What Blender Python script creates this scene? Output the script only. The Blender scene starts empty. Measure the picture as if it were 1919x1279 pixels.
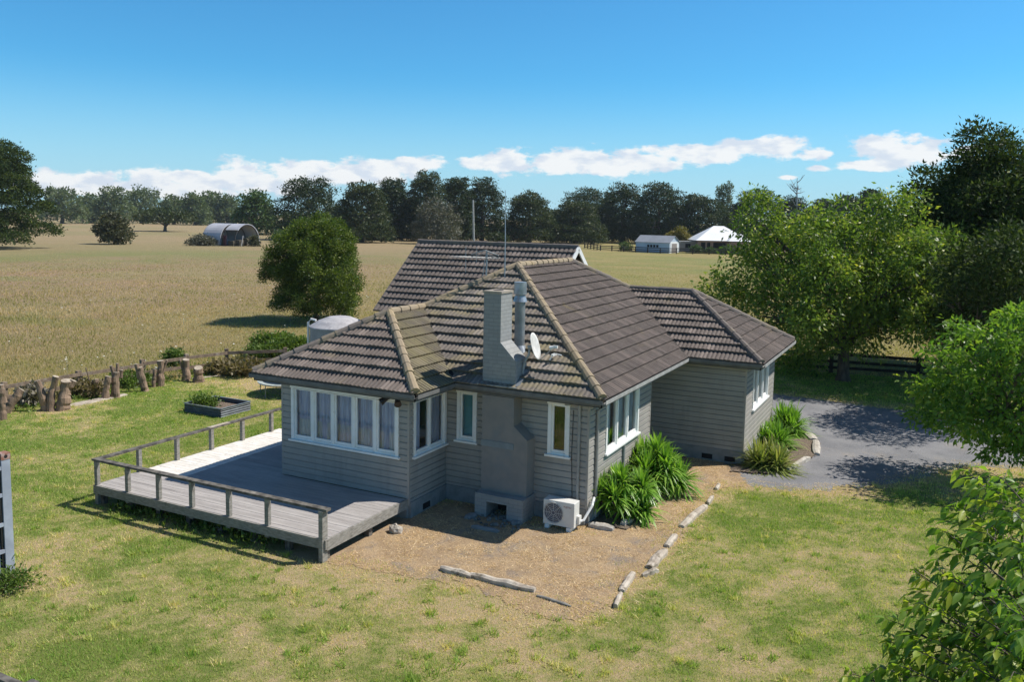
import bpy, math, random
import numpy as np
from mathutils import Matrix, Vector
R_ = math.radians
SC = bpy.context.scene
# ------------------------------------------------------------------ camera
CAM = np.array([10.302, -15.314, 6.784]); FPX = 1569.3; PCY = 580.3
_p, _r, _y = R_(6.162), R_(1.096), R_(26.91)
_F = np.array([-math.sin(_y)*math.cos(_p), math.cos(_y)*math.cos(_p), -math.sin(_p)])
_R = np.array([math.cos(_y), math.sin(_y), 0.0]); _U = np.cross(_R, _F)
_X = _R*math.cos(_r)+_U*math.sin(_r); _Z = np.cross(_X, _F)
cd = bpy.data.cameras.new('camera'); cam = bpy.data.objects.new('camera', cd)
SC.collection.objects.link(cam); SC.camera = cam
cd.sensor_width = 36; cd.lens = FPX/1919*36; cd.shift_y = -(639.5-PCY)/1919
cd.clip_start = .1; cd.clip_end = 12000
cam.matrix_world = Matrix(((_X[0], _Z[0], -_F[0], CAM[0]), (_X[1], _Z[1], -_F[1], CAM[1]), (_X[2], _Z[2], -_F[2], CAM[2]), (0, 0, 0, 1)))
# ------------------------------------------------------------------ light
SUN = np.array([.60, .47, 1.0]); SUN /= np.linalg.norm(SUN)
sd = bpy.data.lights.new('sun', 'SUN'); so = bpy.data.objects.new('sun', sd); SC.collection.objects.link(so)
sd.energy = 5.0; sd.angle = R_(.53); sd.color = (1.0, .95, .87)
so.rotation_euler = Vector(-SUN).to_track_quat('-Z', 'Y').to_euler(); so.location = (20, 20, 40)
SC.view_settings.view_transform = 'Standard'; SC.view_settings.look = 'None'
SC.view_settings.exposure = 0.14; SC.view_settings.gamma = 1
SC.cycles.max_bounces = 6; SC.cycles.transparent_max_bounces = 16
def ray(px, py): return _F*FPX+_X*(px-959.5)-_Z*(py-PCY)
def G(px, py, z=0.0):
    """where the line of sight of a photo point meets level z (used to read off ground positions)"""
    r = ray(px, py); t = (z-CAM[2])/r[2]; return CAM+t*r
def AT(px, py, d):
    r = ray(px, py); r = r/math.hypot(r[0], r[1]); return CAM+r*d
# ------------------------------------------------------------------ world: sky with clouds low over the horizon
W = bpy.data.worlds.new('World'); SC.world = W; W.use_nodes = True
nt = W.node_tree; nt.nodes.clear()
def N(tree, typ, **kw):
    n = tree.nodes.new(typ)
    for k, v in kw.items(): setattr(n, k, v)
    return n
def math_(tree, op, a, b=None, clamp=False):
    n = N(tree, 'ShaderNodeMath', operation=op, use_clamp=clamp)
    for i, s in enumerate((a, b)):
        if s is None: continue
        if isinstance(s, (int, float)): n.inputs[i].default_value = s
        else: tree.links.new(s, n.inputs[i])
    return n.outputs[0]
def mixc(tree, fac, a, b, blend='MIX'):
    n = N(tree, 'ShaderNodeMix', data_type='RGBA', blend_type=blend)
    for s, i in ((fac, 0), (a, 6), (b, 7)):
        if hasattr(s, 'node') or isinstance(s, bpy.types.NodeSocket): tree.links.new(s, n.inputs[i])
        elif isinstance(s, (int, float)): n.inputs[i].default_value = s
        else: n.inputs[i].default_value = (*s[:3], 1)
    return n.outputs[2]
def ramp(tree, fac, stops):
    n = N(tree, 'ShaderNodeMapRange', interpolation_type='SMOOTHSTEP')
    tree.links.new(fac, n.inputs[0])
    n.inputs[1].default_value, n.inputs[2].default_value = stops[:2]
    n.inputs[3].default_value, n.inputs[4].default_value = (stops[2:] if len(stops) == 4 else (0, 1))
    return n.outputs[0]
sky = N(nt, 'ShaderNodeTexSky', sky_type='NISHITA'); sky.sun_disc = False
sky.sun_elevation = math.asin(SUN[2]); sky.sun_rotation = math.atan2(SUN[0], SUN[1])
sky.altitude = 300; sky.air_density = 1.0; sky.dust_density = .35; sky.ozone_density = 3.0
tc = N(nt, 'ShaderNodeTexCoord'); sep = N(nt, 'ShaderNodeSeparateXYZ'); nt.links.new(tc.outputs['Generated'], sep.inputs[0])
az = math_(nt, 'ARCTAN2', sep.outputs[0], sep.outputs[1]); el = math_(nt, 'ARCSINE', sep.outputs[2])
cmb = N(nt, 'ShaderNodeCombineXYZ'); nt.links.new(az, cmb.inputs[0]); nt.links.new(el, cmb.inputs[1])
nz = N(nt, 'ShaderNodeTexNoise'); nz.noise_dimensions = '3D'; nz.inputs['Scale'].default_value = 26; nz.inputs['Detail'].default_value = 7; nz.inputs['Roughness'].default_value = .62
mp = N(nt, 'ShaderNodeMapping'); mp.inputs['Scale'].default_value = (1, 2.0, 1); nt.links.new(cmb.outputs[0], mp.inputs[0]); nt.links.new(mp.outputs[0], nz.inputs['Vector'])
CL = [(110, 345, 50, 20), (190, 342, 70, 18), (280, 342, 80, 20), (370, 340, 70, 20), (460, 332, 70, 28), (500, 345, 70, 22), (560, 328, 70, 26), (640, 322, 80, 24), (720, 325, 70, 20), (790, 308, 55, 14), (760, 298, 22, 6), (330, 360, 110, 14), (220, 352, 150, 16),
      (900, 305, 40, 12), (950, 305, 60, 20), (1040, 305, 65, 26), (1110, 300, 70, 26), (1150, 310, 75, 22), (1230, 305, 60, 16), (1270, 285, 45, 16), (1330, 292, 60, 18), (1400, 275, 60, 16), (1460, 275, 55, 18), (1525, 288, 34, 12),
      (1650, 272, 50, 22), (1700, 285, 65, 26), (1630, 310, 60, 10), (1735, 280, 30, 12), (1810, 283, 22, 11), (1535, 316, 18, 6), (1480, 333, 18, 4)]
m = None
for (cx, cy, rx, ry) in CL:
    g = ray(cx, cy); g = g/np.linalg.norm(g)
    vs = N(nt, 'ShaderNodeVectorMath', operation='SUBTRACT'); nt.links.new(cmb.outputs[0], vs.inputs[0]); vs.inputs[1].default_value = (math.atan2(g[0], g[1]), math.asin(g[2]), 0)
    vm = N(nt, 'ShaderNodeVectorMath', operation='MULTIPLY'); nt.links.new(vs.outputs[0], vm.inputs[0]); vm.inputs[1].default_value = (FPX/rx, FPX/ry, 0)
    ln = N(nt, 'ShaderNodeVectorMath', operation='LENGTH'); nt.links.new(vm.outputs[0], ln.inputs[0])
    if m is None: m = ln.outputs['Value']
    else:
        n = N(nt, 'ShaderNodeMath', operation='SMOOTH_MIN'); nt.links.new(m, n.inputs[0]); nt.links.new(ln.outputs['Value'], n.inputs[1]); n.inputs[2].default_value = .35; m = n.outputs[0]
body = math_(nt, 'SUBTRACT', 1.12, m)
nzz = math_(nt, 'MULTIPLY', math_(nt, 'SUBTRACT', nz.outputs['Fac'], .5), 3.0)
dens = ramp(nt, math_(nt, 'ADD', body, nzz), (-.05, .42))
n2 = N(nt, 'ShaderNodeTexNoise'); n2.inputs['Scale'].default_value = 30; n2.inputs['Detail'].default_value = 5
mp2 = N(nt, 'ShaderNodeMapping'); mp2.inputs['Scale'].default_value = (1, 2.2, 1); mp2.inputs['Location'].default_value = (3.1, .017, 0); nt.links.new(cmb.outputs[0], mp2.inputs[0]); nt.links.new(mp2.outputs[0], n2.inputs['Vector'])
ccol = mixc(nt, ramp(nt, n2.outputs['Fac'], (.36, .56)), (7.3, 8.0, 9.1), (9.8, 9.9, 10.0))
skyc = mixc(nt, 1.0, sky.outputs[0], mixc(nt, ramp(nt, el, (.30, .75)), (.46, 1.20, 1.52), (.62, .64, .70)), 'MULTIPLY')
hz = ramp(nt, el, (.0, .17, .8, 0))
skyc = mixc(nt, hz, skyc, (5.0, 7.5, 9.2))
fin = mixc(nt, math_(nt, 'MULTIPLY', dens, .93), skyc, ccol)
bg = N(nt, 'ShaderNodeBackground'); bg.inputs[1].default_value = .088; nt.links.new(fin, bg.inputs[0])
wo = N(nt, 'ShaderNodeOutputWorld'); nt.links.new(bg.outputs[0], wo.inputs[0])
# ------------------------------------------------------------------ helpers
RNG = np.random.default_rng(7); random.seed(7)
ORG = {}
def link(o): SC.collection.objects.link(o); return o
def props(o, label=None, cat=None, group=None, kind=None):
    if label: o['label'] = label
    if cat: o['category'] = cat
    if group: o['group'] = group
    if kind: o['kind'] = kind
    return o
def empty(name, loc, label, cat, group=None):
    o = bpy.data.objects.new(name, None); o.location = loc; o.empty_display_size = .2; link(o)
    ORG[o.name] = np.array(loc, float); return props(o, label, cat, group)
def npmesh(name, V, Fc, mat, parent=None, org=None, attr=None, smooth=False):
    """V: n x 3 world positions, Fc: m x k faces (or list of faces)"""
    if org is None: org = ORG[parent.name] if parent is not None else np.zeros(3)
    org = np.array(org, float); V = np.asarray(V, float)-org
    me = bpy.data.meshes.new(name)
    if isinstance(Fc, np.ndarray):
        m_, k = Fc.shape
        me.vertices.add(len(V)); me.vertices.foreach_set('co', V.astype(np.float32).ravel())
        me.loops.add(m_*k); me.loops.foreach_set('vertex_index', Fc.astype(np.int32).ravel())
        me.polygons.add(m_); me.polygons.foreach_set('loop_start', np.arange(0, m_*k, k, dtype=np.int32))
        me.update(calc_edges=True)
    else:
        me.from_pydata(V.tolist(), [], Fc); me.update()
    if attr:
        for an, av in attr.items():
            a = me.attributes.new(an, 'FLOAT', 'POINT'); a.data.foreach_set('value', np.asarray(av, np.float32))
    if smooth: me.polygons.foreach_set('use_smooth', np.ones(len(me.polygons), bool))
    if mat: me.materials.append(mat)
    o = bpy.data.objects.new(name, me); link(o)
    if parent is not None: o.parent = parent
    else: o.location = org
    ORG[o.name] = org
    return o
class MB:
    def __init__(s): s.v = []; s.f = []
    def add(s, V, F):
        b = len(s.v); s.v += [tuple(map(float, q)) for q in V]; s.f += [tuple(b+i for i in f) for f in F]
    def box(s, x0, x1, y0, y1, z0, z1):
        s.add([(x0, y0, z0), (x1, y0, z0), (x1, y1, z0), (x0, y1, z0), (x0, y0, z1), (x1, y0, z1), (x1, y1, z1), (x0, y1, z1)],
              [(0, 3, 2, 1), (4, 5, 6, 7), (0, 1, 5, 4), (1, 2, 6, 5), (2, 3, 7, 6), (3, 0, 4, 7)])
    def obox(s, c, a, b, h, rot=0.0, tilt=0.0):
        """box half sizes a,b,h rotated about z at centre c"""
        ca, sa = math.cos(rot), math.sin(rot); V = []
        for dz in (-h, h):
            for dx, dy in ((-a, -b), (a, -b), (a, b), (-a, b)):
                V.append((c[0]+dx*ca-dy*sa, c[1]+dx*sa+dy*ca, c[2]+dz+dx*tilt))
        s.add(V, [(0, 3, 2, 1), (4, 5, 6, 7), (0, 1, 5, 4), (1, 2, 6, 5), (2, 3, 7, 6), (3, 0, 4, 7)])
    def beam(s, p, q, w, h):
        """rectangular beam from p to q, w wide (horizontal), h high"""
        p = np.array(p, float); q = np.array(q, float); d = q-p; d /= np.linalg.norm(d)
        up = np.array([0, 0, 1.]) if abs(d[2]) < .95 else np.array([1., 0, 0])
        sdv = np.cross(d, up); sdv /= np.linalg.norm(sdv); u = np.cross(sdv, d)
        V = [e+sdv*a*w/2+u*b*h/2 for e in (p, q) for a, b in ((-1, -1), (1, -1), (1, 1), (-1, 1))]
        s.add(V, [(3, 2, 1, 0), (4, 5, 6, 7), (0, 1, 5, 4), (1, 2, 6, 5), (2, 3, 7, 6), (3, 0, 4, 7)])
    def tube(s, P, r, n=8, caps=True):
        P = [np.array(p, float) for p in P]; b = len(s.v); m_ = len(P)
        if not hasattr(r, '__len__'): r = [r]*m_
        for i, p in enumerate(P):
            d = P[min(i+1, m_-1)]-P[max(i-1, 0)]; d /= np.linalg.norm(d)+1e-9
            up = np.array([0, 0, 1.]) if abs(d[2]) < .9 else np.array([1., 0, 0])
            a = np.cross(d, up); a /= np.linalg.norm(a); c = np.cross(d, a)
            for k in range(n):
                t = 2*math.pi*k/n; s.v.append(tuple(p+(a*math.cos(t)+c*math.sin(t))*r[i]))
        for i in range(m_-1):
            for k in range(n):
                s.f.append((b+i*n+k, b+(i+1)*n+k, b+(i+1)*n+(k+1) % n, b+i*n+(k+1) % n))
        if caps: s.f.append(tuple(b+k for k in range(n))); s.f.append(tuple(b+(m_-1)*n+k for k in range(n-1, -1, -1)))
    def prism(s, poly, d):
        """extrude planar polygon (3d pts) by vector d"""
        n = len(poly); d = np.array(d, float)
        V = [tuple(p) for p in poly]+[tuple(np.array(p)+d) for p in poly]
        s.add(V, [tuple(range(n-1, -1, -1)), tuple(range(n, 2*n))]+[(i, (i+1) % n, n+(i+1) % n, n+i) for i in range(n)])
    def build(s, name, mat, parent=None, org=None, smooth=False):
        if parent is None and org is None:
            V = np.array(s.v); org = (V[:, 0].mean(), V[:, 1].mean(), V[:, 2].min())
        return npmesh(name, np.array(s.v), s.f, mat, parent, org, smooth=smooth)
def copy_tree(o, parent=None):
    c = o.copy(); link(c); c.parent = parent
    for ch in list(o.children): copy_tree(ch, c)
    return c
# value noise in numpy
def vnoise(x, y, s=1.0, seed=0, oct=4, rough=.55):
    x = np.asarray(x, float)/s; y = np.asarray(y, float)/s; tot = np.zeros_like(x); amp = 1; nrm = 0
    for o_ in range(oct):
        xi = np.floor(x).astype(np.int64); yi = np.floor(y).astype(np.int64); fx = x-xi; fy = y-yi
        fx = fx*fx*(3-2*fx); fy = fy*fy*(3-2*fy)
        def h(a, b):
            n = (a*374761393+b*668265263+(seed+o_)*974634777) & 0xffffffff
            n = ((n ^ (n >> 13))*1274126177) & 0xffffffff
            return ((n ^ (n >> 16)) & 0xffff)/65535.0
        v = (h(xi, yi)*(1-fx)+h(xi+1, yi)*fx)*(1-fy)+(h(xi, yi+1)*(1-fx)+h(xi+1, yi+1)*fx)*fy
        tot += v*amp; nrm += amp; amp *= rough; x = x*2.03+17.1; y = y*2.03+5.3
    return tot/nrm
def inpoly(x, y, poly):
    x = np.asarray(x); y = np.asarray(y); ins = np.zeros(x.shape, bool); n = len(poly)
    for i in range(n):
        x0, y0 = poly[i]; x1, y1 = poly[(i+1) % n]
        c = ((y0 > y) != (y1 > y)) & (x < (x1-x0)*(y-y0)/((y1-y0) if y1 != y0 else 1e-9)+x0)
        ins ^= c
    return ins
def dpoly(x, y, poly):
    d = np.full(np.shape(x), 1e9); n = len(poly)
    for i in range(n):
        a = np.array(poly[i], float); b = np.array(poly[(i+1) % n], float); ab = b-a
        t = np.clip(((x-a[0])*ab[0]+(y-a[1])*ab[1])/(ab@ab+1e-12), 0, 1)
        d = np.minimum(d, np.hypot(x-a[0]-t*ab[0], y-a[1]-t*ab[1]))
    return d
# ------------------------------------------------------------------ materials
def new_mat(name):
    m_ = bpy.data.materials.new(name); m_.use_nodes = True; t = m_.node_tree
    return m_, t, t.nodes['Principled BSDF']
def tnoise(t, scale, detail=5, rough=.6, coord=None, sc3=None, dist=0.0):
    n = N(t, 'ShaderNodeTexNoise'); n.inputs['Scale'].default_value = scale; n.inputs['Detail'].default_value = detail; n.inputs['Roughness'].default_value = rough; n.inputs['Distortion'].default_value = dist
    if coord is None:
        g = N(t, 'ShaderNodeNewGeometry'); coord = g.outputs['Position']
    if sc3:
        mp_ = N(t, 'ShaderNodeMapping'); mp_.inputs['Scale'].default_value = sc3; t.links.new(coord, mp_.inputs[0]); coord = mp_.outputs[0]
    t.links.new(coord, n.inputs['Vector']); return n.outputs['Fac']
def bump(t, b, h, dist=.01, strength=1.0):
    n = N(t, 'ShaderNodeBump'); n.inputs['Distance'].default_value = dist; n.inputs['Strength'].default_value = strength
    t.links.new(h, n.inputs['Height']); t.links.new(n.outputs[0], b.inputs['Normal'])
def surf(name, c1, c2=None, scale=3.0, rough=.7, c3=None, s3=1.0, th3=(.55, .7), bmp=0.0, bscale=40, sc3=None, metal=0.0, spec=.5, rng=(.35, .65)):
    m_, t, b = new_mat(name); c2 = c2 or tuple(x*.8 for x in c1)
    col = mixc(t, ramp(t, tnoise(t, scale, sc3=sc3), rng), c1, c2)
    if c3 is not None: col = mixc(t, ramp(t, tnoise(t, s3, 6), th3), col, c3)
    t.links.new(col, b.inputs['Base Color']); b.inputs['Roughness'].default_value = rough; b.inputs['Metallic'].default_value = metal
    b.inputs['Specular IOR Level'].default_value = spec
    if bmp: bump(t, b, tnoise(t, bscale, 4, sc3=sc3), bmp)
    return m_
def leafmat(name, ca, cb, cc, tr=.35, rough=.5, spec=.35):
    """three-colour leaf by point attribute 'var' with light passing through"""
    m_, t, b = new_mat(name)
    a = N(t, 'ShaderNodeAttribute'); a.attribute_name = 'var'
    col = mixc(t, ramp(t, a.outputs['Fac'], (0, .55)), ca, cb); col = mixc(t, ramp(t, a.outputs['Fac'], (.55, 1.0)), col, cc)
    t.links.new(col, b.inputs['Base Color']); b.inputs['Roughness'].default_value = rough; b.inputs['Specular IOR Level'].default_value = spec
    tl = N(t, 'ShaderNodeBsdfTranslucent'); tcol = mixc(t, 1.0, col, (1.25, 1.35, .55), 'MULTIPLY'); t.links.new(tcol, tl.inputs[0])
    mx = N(t, 'ShaderNodeMixShader'); mx.inputs[0].default_value = tr
    t.links.new(b.outputs[0], mx.inputs[1]); t.links.new(tl.outputs[0], mx.inputs[2]); t.links.new(mx.outputs[0], t.nodes['Material Output'].inputs[0])
    return m_
M = {}
m_, t, b = new_mat('painted_weatherboard'); M['board'] = m_
col = mixc(t, ramp(t, tnoise(t, 1.3), (.35, .65)), (.345, .325, .30), (.30, .285, .262))
col = mixc(t, math_(t, 'MULTIPLY', ramp(t, tnoise(t, 5, 5, .7, sc3=(1, 1, .12)), (.48, .72)), .55), col, (.24, .23, .21))
col = mixc(t, math_(t, 'MULTIPLY', ramp(t, tnoise(t, 2.0, 5, .6, sc3=(.4, .4, 7)), (.5, .68)), .4), col, (.43, .39, .35))
t.links.new(col, b.inputs['Base Color']); b.inputs['Roughness'].default_value = .6; bump(t, b, tnoise(t, 30, 3, sc3=(.3, .3, 2)), .002)
M['white'] = surf('white_paint', (.86, .86, .85), (.78, .78, .76), 3, .5, c3=(.5, .49, .45), s3=7, th3=(.62, .78))
M['conc'] = surf('painted_concrete', (.26, .27, .27), (.2, .21, .21), 5, .85, bmp=.004)
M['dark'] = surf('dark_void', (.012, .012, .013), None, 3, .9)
M['fascia'] = surf('fascia_paint', (.16, .16, .155), (.11, .11, .108), 3, .6)
M['gutter'] = surf('gutter_metal', (.42, .42, .41), (.3, .3, .29), 4, .5)
M['soffit'] = surf('soffit_paint', (.34, .34, .33), (.28, .28, .27), 2, .7)
M['pipe'] = surf('grey_pipe', (.35, .34, .33), (.28, .28, .27), 5, .5)
M['steel'] = surf('galvanised_steel', (.42, .45, .48), (.3, .33, .36), 6, .42, metal=.6)
M['plastic'] = surf('cream_plastic', (.72, .71, .67), (.66, .65, .61), 4, .45)
M['black'] = surf('black_plastic', (.02, .02, .022), None, 4, .4)
M['oldwood'] = surf('weathered_timber', (.31, .295, .265), (.2, .187, .165), 7, .9, c3=(.09, .083, .07), s3=3.2, th3=(.58, .75), bmp=.003, bscale=30, sc3=(1, 1, 4))
M['rail'] = surf('dark_weathered_rail', (.17, .155, .135), (.06, .055, .048), 7, .9, c3=(.33, .31, .26), s3=4, th3=(.6, .75), bmp=.004, bscale=30)
M['fencewood'] = surf('brown_fence_timber', (.27, .2, .14), (.15, .11, .08), 5, .9, c3=(.36, .32, .27), s3=2.3, th3=(.55, .75), bmp=.004)
M['darkwood'] = surf('black_stained_timber', (.05, .042, .035), (.025, .02, .018), 5, .85)
M['bark'] = surf('tree_bark', (.16, .13, .105), (.075, .06, .05), 5, .95, bmp=.03, bscale=12, sc3=(1, 1, .3))
M['stump'] = surf('stump_bark', (.34, .235, .165), (.17, .12, .085), 4, .95, c3=(.08, .06, .045), s3=2.5, th3=(.55, .7), bmp=.03, bscale=14, sc3=(1, 1, .35))
M['cutwood'] = surf('sawn_end_grain', (.5, .43, .34), (.34, .28, .21), 9, .9)
M['palewood'] = surf('bleached_log', (.54, .48, .40), (.36, .30, .24), 5, .9, c3=(.17, .14, .10), s3=4, th3=(.54, .68), bmp=.01, bscale=22)
M['stone'] = surf('pale_stone', (.54, .50, .44), (.36, .32, .27), 6, .9, c3=(.22, .19, .15), s3=5, th3=(.6, .75), bmp=.01, bscale=20)
# painted brick chimney
m_, t, b = new_mat('painted_brick'); M['brick'] = m_
g = N(t, 'ShaderNodeNewGeometry'); sp = N(t, 'ShaderNodeSeparateXYZ'); t.links.new(g.outputs['Position'], sp.inputs[0])
cb = N(t, 'ShaderNodeCombineXYZ'); t.links.new(math_(t, 'ADD', sp.outputs[0], sp.outputs[1]), cb.inputs[0]); t.links.new(sp.outputs[2], cb.inputs[1])
bt = N(t, 'ShaderNodeTexBrick'); t.links.new(cb.outputs[0], bt.inputs['Vector']); bt.inputs['Scale'].default_value = 1.0
bt.inputs['Brick Width'].default_value = .23; bt.inputs['Row Height'].default_value = .086; bt.inputs['Mortar Size'].default_value = .007; bt.inputs['Mortar Smooth'].default_value = .3
bt.inputs['Color1'].default_value = (.31, .315, .31, 1); bt.inputs['Color2'].default_value = (.27, .275, .27, 1); bt.inputs['Mortar'].default_value = (.235, .24, .24, 1)
col = mixc(t, ramp(t, tnoise(t, 1.7, 6), (.5, .75)), bt.outputs['Color'], (.4, .39, .36))
t.links.new(col, b.inputs['Base Color']); b.inputs['Roughness'].default_value = .75
bump(t, b, math_(t, 'SUBTRACT', 1.0, bt.outputs['Fac']), .003)
# roof tiles: lich = amount of yellow lichen
def tilemat(name, c1, c2, lich, lc=(.27, .215, .1)):
    m_, t, b = new_mat(name)
    col = mixc(t, ramp(t, tnoise(t, 2.0, 5), (.3, .7)), c1, c2)
    col = mixc(t, math_(t, 'MULTIPLY', ramp(t, tnoise(t, 26, 3), (.45, .62)), .5), col, (.21, .185, .17))
    col = mixc(t, ramp(t, tnoise(t, 1.1, 8, .7, dist=.5), (.62-lich*.42, .86-lich*.42)), col, lc)
    col = mixc(t, math_(t, 'MULTIPLY', ramp(t, tnoise(t, 9, 6), (.56, .7)), .6), col, tuple(x*.45 for x in c1))
    ta = N(t, 'ShaderNodeAttribute'); ta.attribute_name = 'tone'; col = mixc(t, math_(t, 'MULTIPLY', ta.outputs['Fac'], .28), col, tuple(x*.5 for x in c2)); col = mixc(t, math_(t, 'MULTIPLY', ramp(t, ta.outputs['Fac'], (.12, 0)), .35), col, tuple(min(1, x*1.7) for x in c1))
    ga = N(t, 'ShaderNodeAttribute'); ga.attribute_name = 'groove'; col = mixc(t, math_(t, 'MULTIPLY', ga.outputs['Fac'], .62), col, (.03, .026, .024))
    t.links.new(col, b.inputs['Base Color']); b.inputs['Roughness'].default_value = .85; b.inputs['Specular IOR Level'].default_value = .3
    bump(t, b, tnoise(t, 60, 3), .004); return m_
M['tile'] = tilemat('roof_tile', (.155, .122, .106), (.108, .087, .077), .1)
M['tile_l'] = tilemat('roof_tile_lichen', (.25, .215, .185), (.17, .15, .13), .45, (.30, .25, .14))
M['tile_f'] = tilemat('roof_tile_pale', (.235, .19, .165), (.165, .135, .118), .12)  # paler base colour, used on the slopes facing the front
M['straw'] = leafmat('straw_stalk', (.50, .35, .20), (.76, .56, .35), (.92, .76, .53), .3, .8, .1)
M['tile_y'] = tilemat('roof_tile_yellow', (.17, .145, .11), (.12, .105, .08), .6, (.25, .215, .12))
M['cap'] = tilemat('ridge_tile', (.16, .135, .12), (.1, .085, .075), .35, (.3, .24, .12))
M['cap_y'] = tilemat('ridge_tile_yellow', (.27, .215, .145), (.18, .145, .10), .4, (.34, .26, .14))
# glass
m_, t, b = new_mat('window_glass'); M['glass'] = m_
gl = N(t, 'ShaderNodeBsdfGlossy'); gl.inputs['Roughness'].default_value = .02; trn = N(t, 'ShaderNodeBsdfTransparent'); trn.inputs[0].default_value = (.88, .92, .93, 1)
fr = N(t, 'ShaderNodeFresnel'); fr.inputs[0].default_value = 1.5; mx = N(t, 'ShaderNodeMixShader')
t.links.new(math_(t, 'ADD', math_(t, 'MULTIPLY', fr.outputs[0], 1.6), .04, True), mx.inputs[0]); t.links.new(trn.outputs[0], mx.inputs[1]); t.links.new(gl.outputs[0], mx.inputs[2]); t.links.new(mx.outputs[0], t.nodes['Material Output'].inputs[0])
M['curtain'] = surf('net_curtain', (.74, .74, .86), (.5, .5, .66), 4, .9, sc3=(6, 6, .5))
M['curtain_w'] = surf('white_curtain', (.78, .79, .8), (.6, .61, .64), 4, .9, sc3=(6, 6, .5))
M['blind'] = surf('teal_blind', (.16, .42, .46), (.13, .36, .4), 2, .7)
M['grey_cur'] = surf('grey_curtain', (.36, .36, .38), (.16, .16, .19), 4, .9, sc3=(6, 6, .4))
# foliage
M['totara'] = leafmat('totara_leaf', (.026, .05, .012), (.10, .15, .025), (.38, .42, .06), .32)
M['totara_d'] = leafmat('dark_totara_leaf', (.02, .036, .014), (.05, .08, .022), (.20, .24, .05), .25, .6, .12)
M['macro'] = leafmat('cypress_leaf', (.02, .038, .015), (.042, .068, .022), (.10, .125, .04), .18)
M['macro2'] = leafmat('cypress_leaf_olive', (.03, .048, .018), (.062, .085, .028), (.14, .155, .05), .18)
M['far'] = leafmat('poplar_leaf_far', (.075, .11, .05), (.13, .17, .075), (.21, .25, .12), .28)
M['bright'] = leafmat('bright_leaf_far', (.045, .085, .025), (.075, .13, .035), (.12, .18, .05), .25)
M['olive'] = leafmat('olive_brown_leaf', (.05, .055, .025), (.085, .09, .04), (.15, .135, .06), .2)
M['greyl'] = leafmat('grey_shrub_leaf', (.075, .08, .05), (.12, .12, .085), (.19, .18, .15), .2)
M['frond'] = leafmat('dead_frond', (.14, .12, .09), (.3, .27, .22), (.5, .46, .38), .2)
M['autumn'] = leafmat('autumn_leaf', (.11, .11, .03), (.2, .17, .04), (.3, .2, .05), .3)
M['cherry'] = leafmat('cherry_leaf', (.045, .10, .022), (.19, .28, .05), (.58, .55, .11), .45, .42, .35)
M['cherry_n'] = leafmat('near_cherry_leaf', (.05, .13, .02), (.18, .31, .045), (.45, .50, .08), .48, .42, .4)
M['agap'] = leafmat('strap_leaf', (.09, .20, .025), (.20, .38, .05), (.42, .60, .11), .38, .35, .5)
M['flax'] = leafmat('flax_leaf', (.12, .18, .035), (.26, .31, .08), (.52, .48, .19), .35, .4, .5)
M['weed'] = leafmat('weed_leaf', (.06, .11, .02), (.12, .19, .035), (.22, .29, .06), .35)
M['weed_d'] = leafmat('dry_weed', (.10, .09, .04), (.2, .16, .08), (.34, .27, .15), .3)
M['lawnblade'] = leafmat('lawn_blade', (.27, .40, .085), (.56, .57, .19), (.92, .70, .42), .4, .7, .2)
M['fieldblade'] = leafmat('field_blade', (.36, .32, .13), (.56, .41, .23), (.70, .52, .34), .42, .8, .15)
# ================================================================== ground
LAWN = [(-17.6, -40), (-17.3, 1), (-17.4, 5), (-17.0, 9), (-16.6, 12.6), (-12, 16), (-9, 19.5), (4, 25.3), (24, 26.5), (40, 10), (40, -40)]
DIRT = [(-.9, -.6), (-.1, -2.95), (.8, -2.75), (1.6, -2.6), (2.4, -2.35), (3.6, -2.5), (4.4, -2.9), (5.1, -2.6), (5.55, -1.9), (5.6, -.3), (5.75, 1.5), (5.65, 3.6), (5.7, 5.7), (6.4, 6.3), (5.2, 8.3), (3.6, 8.3), (3.55, 1.7), (0, 1.7), (-.4, .2)]
DRIVE = [(3.9, 6.6), (4.8, 6.15), (5.9, 6.25), (7.2, 6.45), (8.2, 7.0), (9.0, 7.9), (9.9, 8.8), (10.6, 10.2), (11.4, 11.4), (13.5, 12.2), (19, 13), (24, 14), (25, 20), (18, 19.4), (10.5, 18.4), (8, 18.6), (5.8, 18.9), (1, 19.2), (1, 12.6), (3.5, 12.2)]
BED = [(5.6, 7.3), (6.6, 7.6), (7.15, 8.9), (7.5, 10.4), (7.35, 12.0), (6.5, 13.5), (5.6, 13.7)]
BED2 = [(3.55, 1.55), (4.6, 1.75), (4.65, 3.4), (4.5, 5.4), (3.55, 5.8)]
DRY = [(7.6, 13.6, 2.2, .35), (11.5, 10.0, 2.6, .5), (8.3, 6.6, 1.2, .5), (11.3, 4.4, 1.6, .5), (4.5, -3.8, 1.6, .55), (2.0, -3.6, 1.3, .55), (-.5, -3.6, 1.4, .5), (-2.2, -5.6, 1.6, .4), (6.5, -4.5, 1.5, .35), (-12, 9.2, 2.6, .75), (-14.5, 11.0, 2.6, .8), (-15.8, 3.4, 1.2, .4), (-14.2, 1.4, 1.3, .4), (8.6, 1.0, 1.1, .3), (7.8, -2.2, 1.4, .32), (1.5, -6.2, 1.5, .35), (9.5, 2.6, 1.2, .3), (-4.0, -6.3, 1.3, .45), (-6, -5.0, 1.3, .3), (-9.5, -1.5, 1.6, .2), (-6.9, 0, .8, .4), (9.2, -1, 1.2, .2), (5.8, 17.5, 3.5, .35)]
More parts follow.
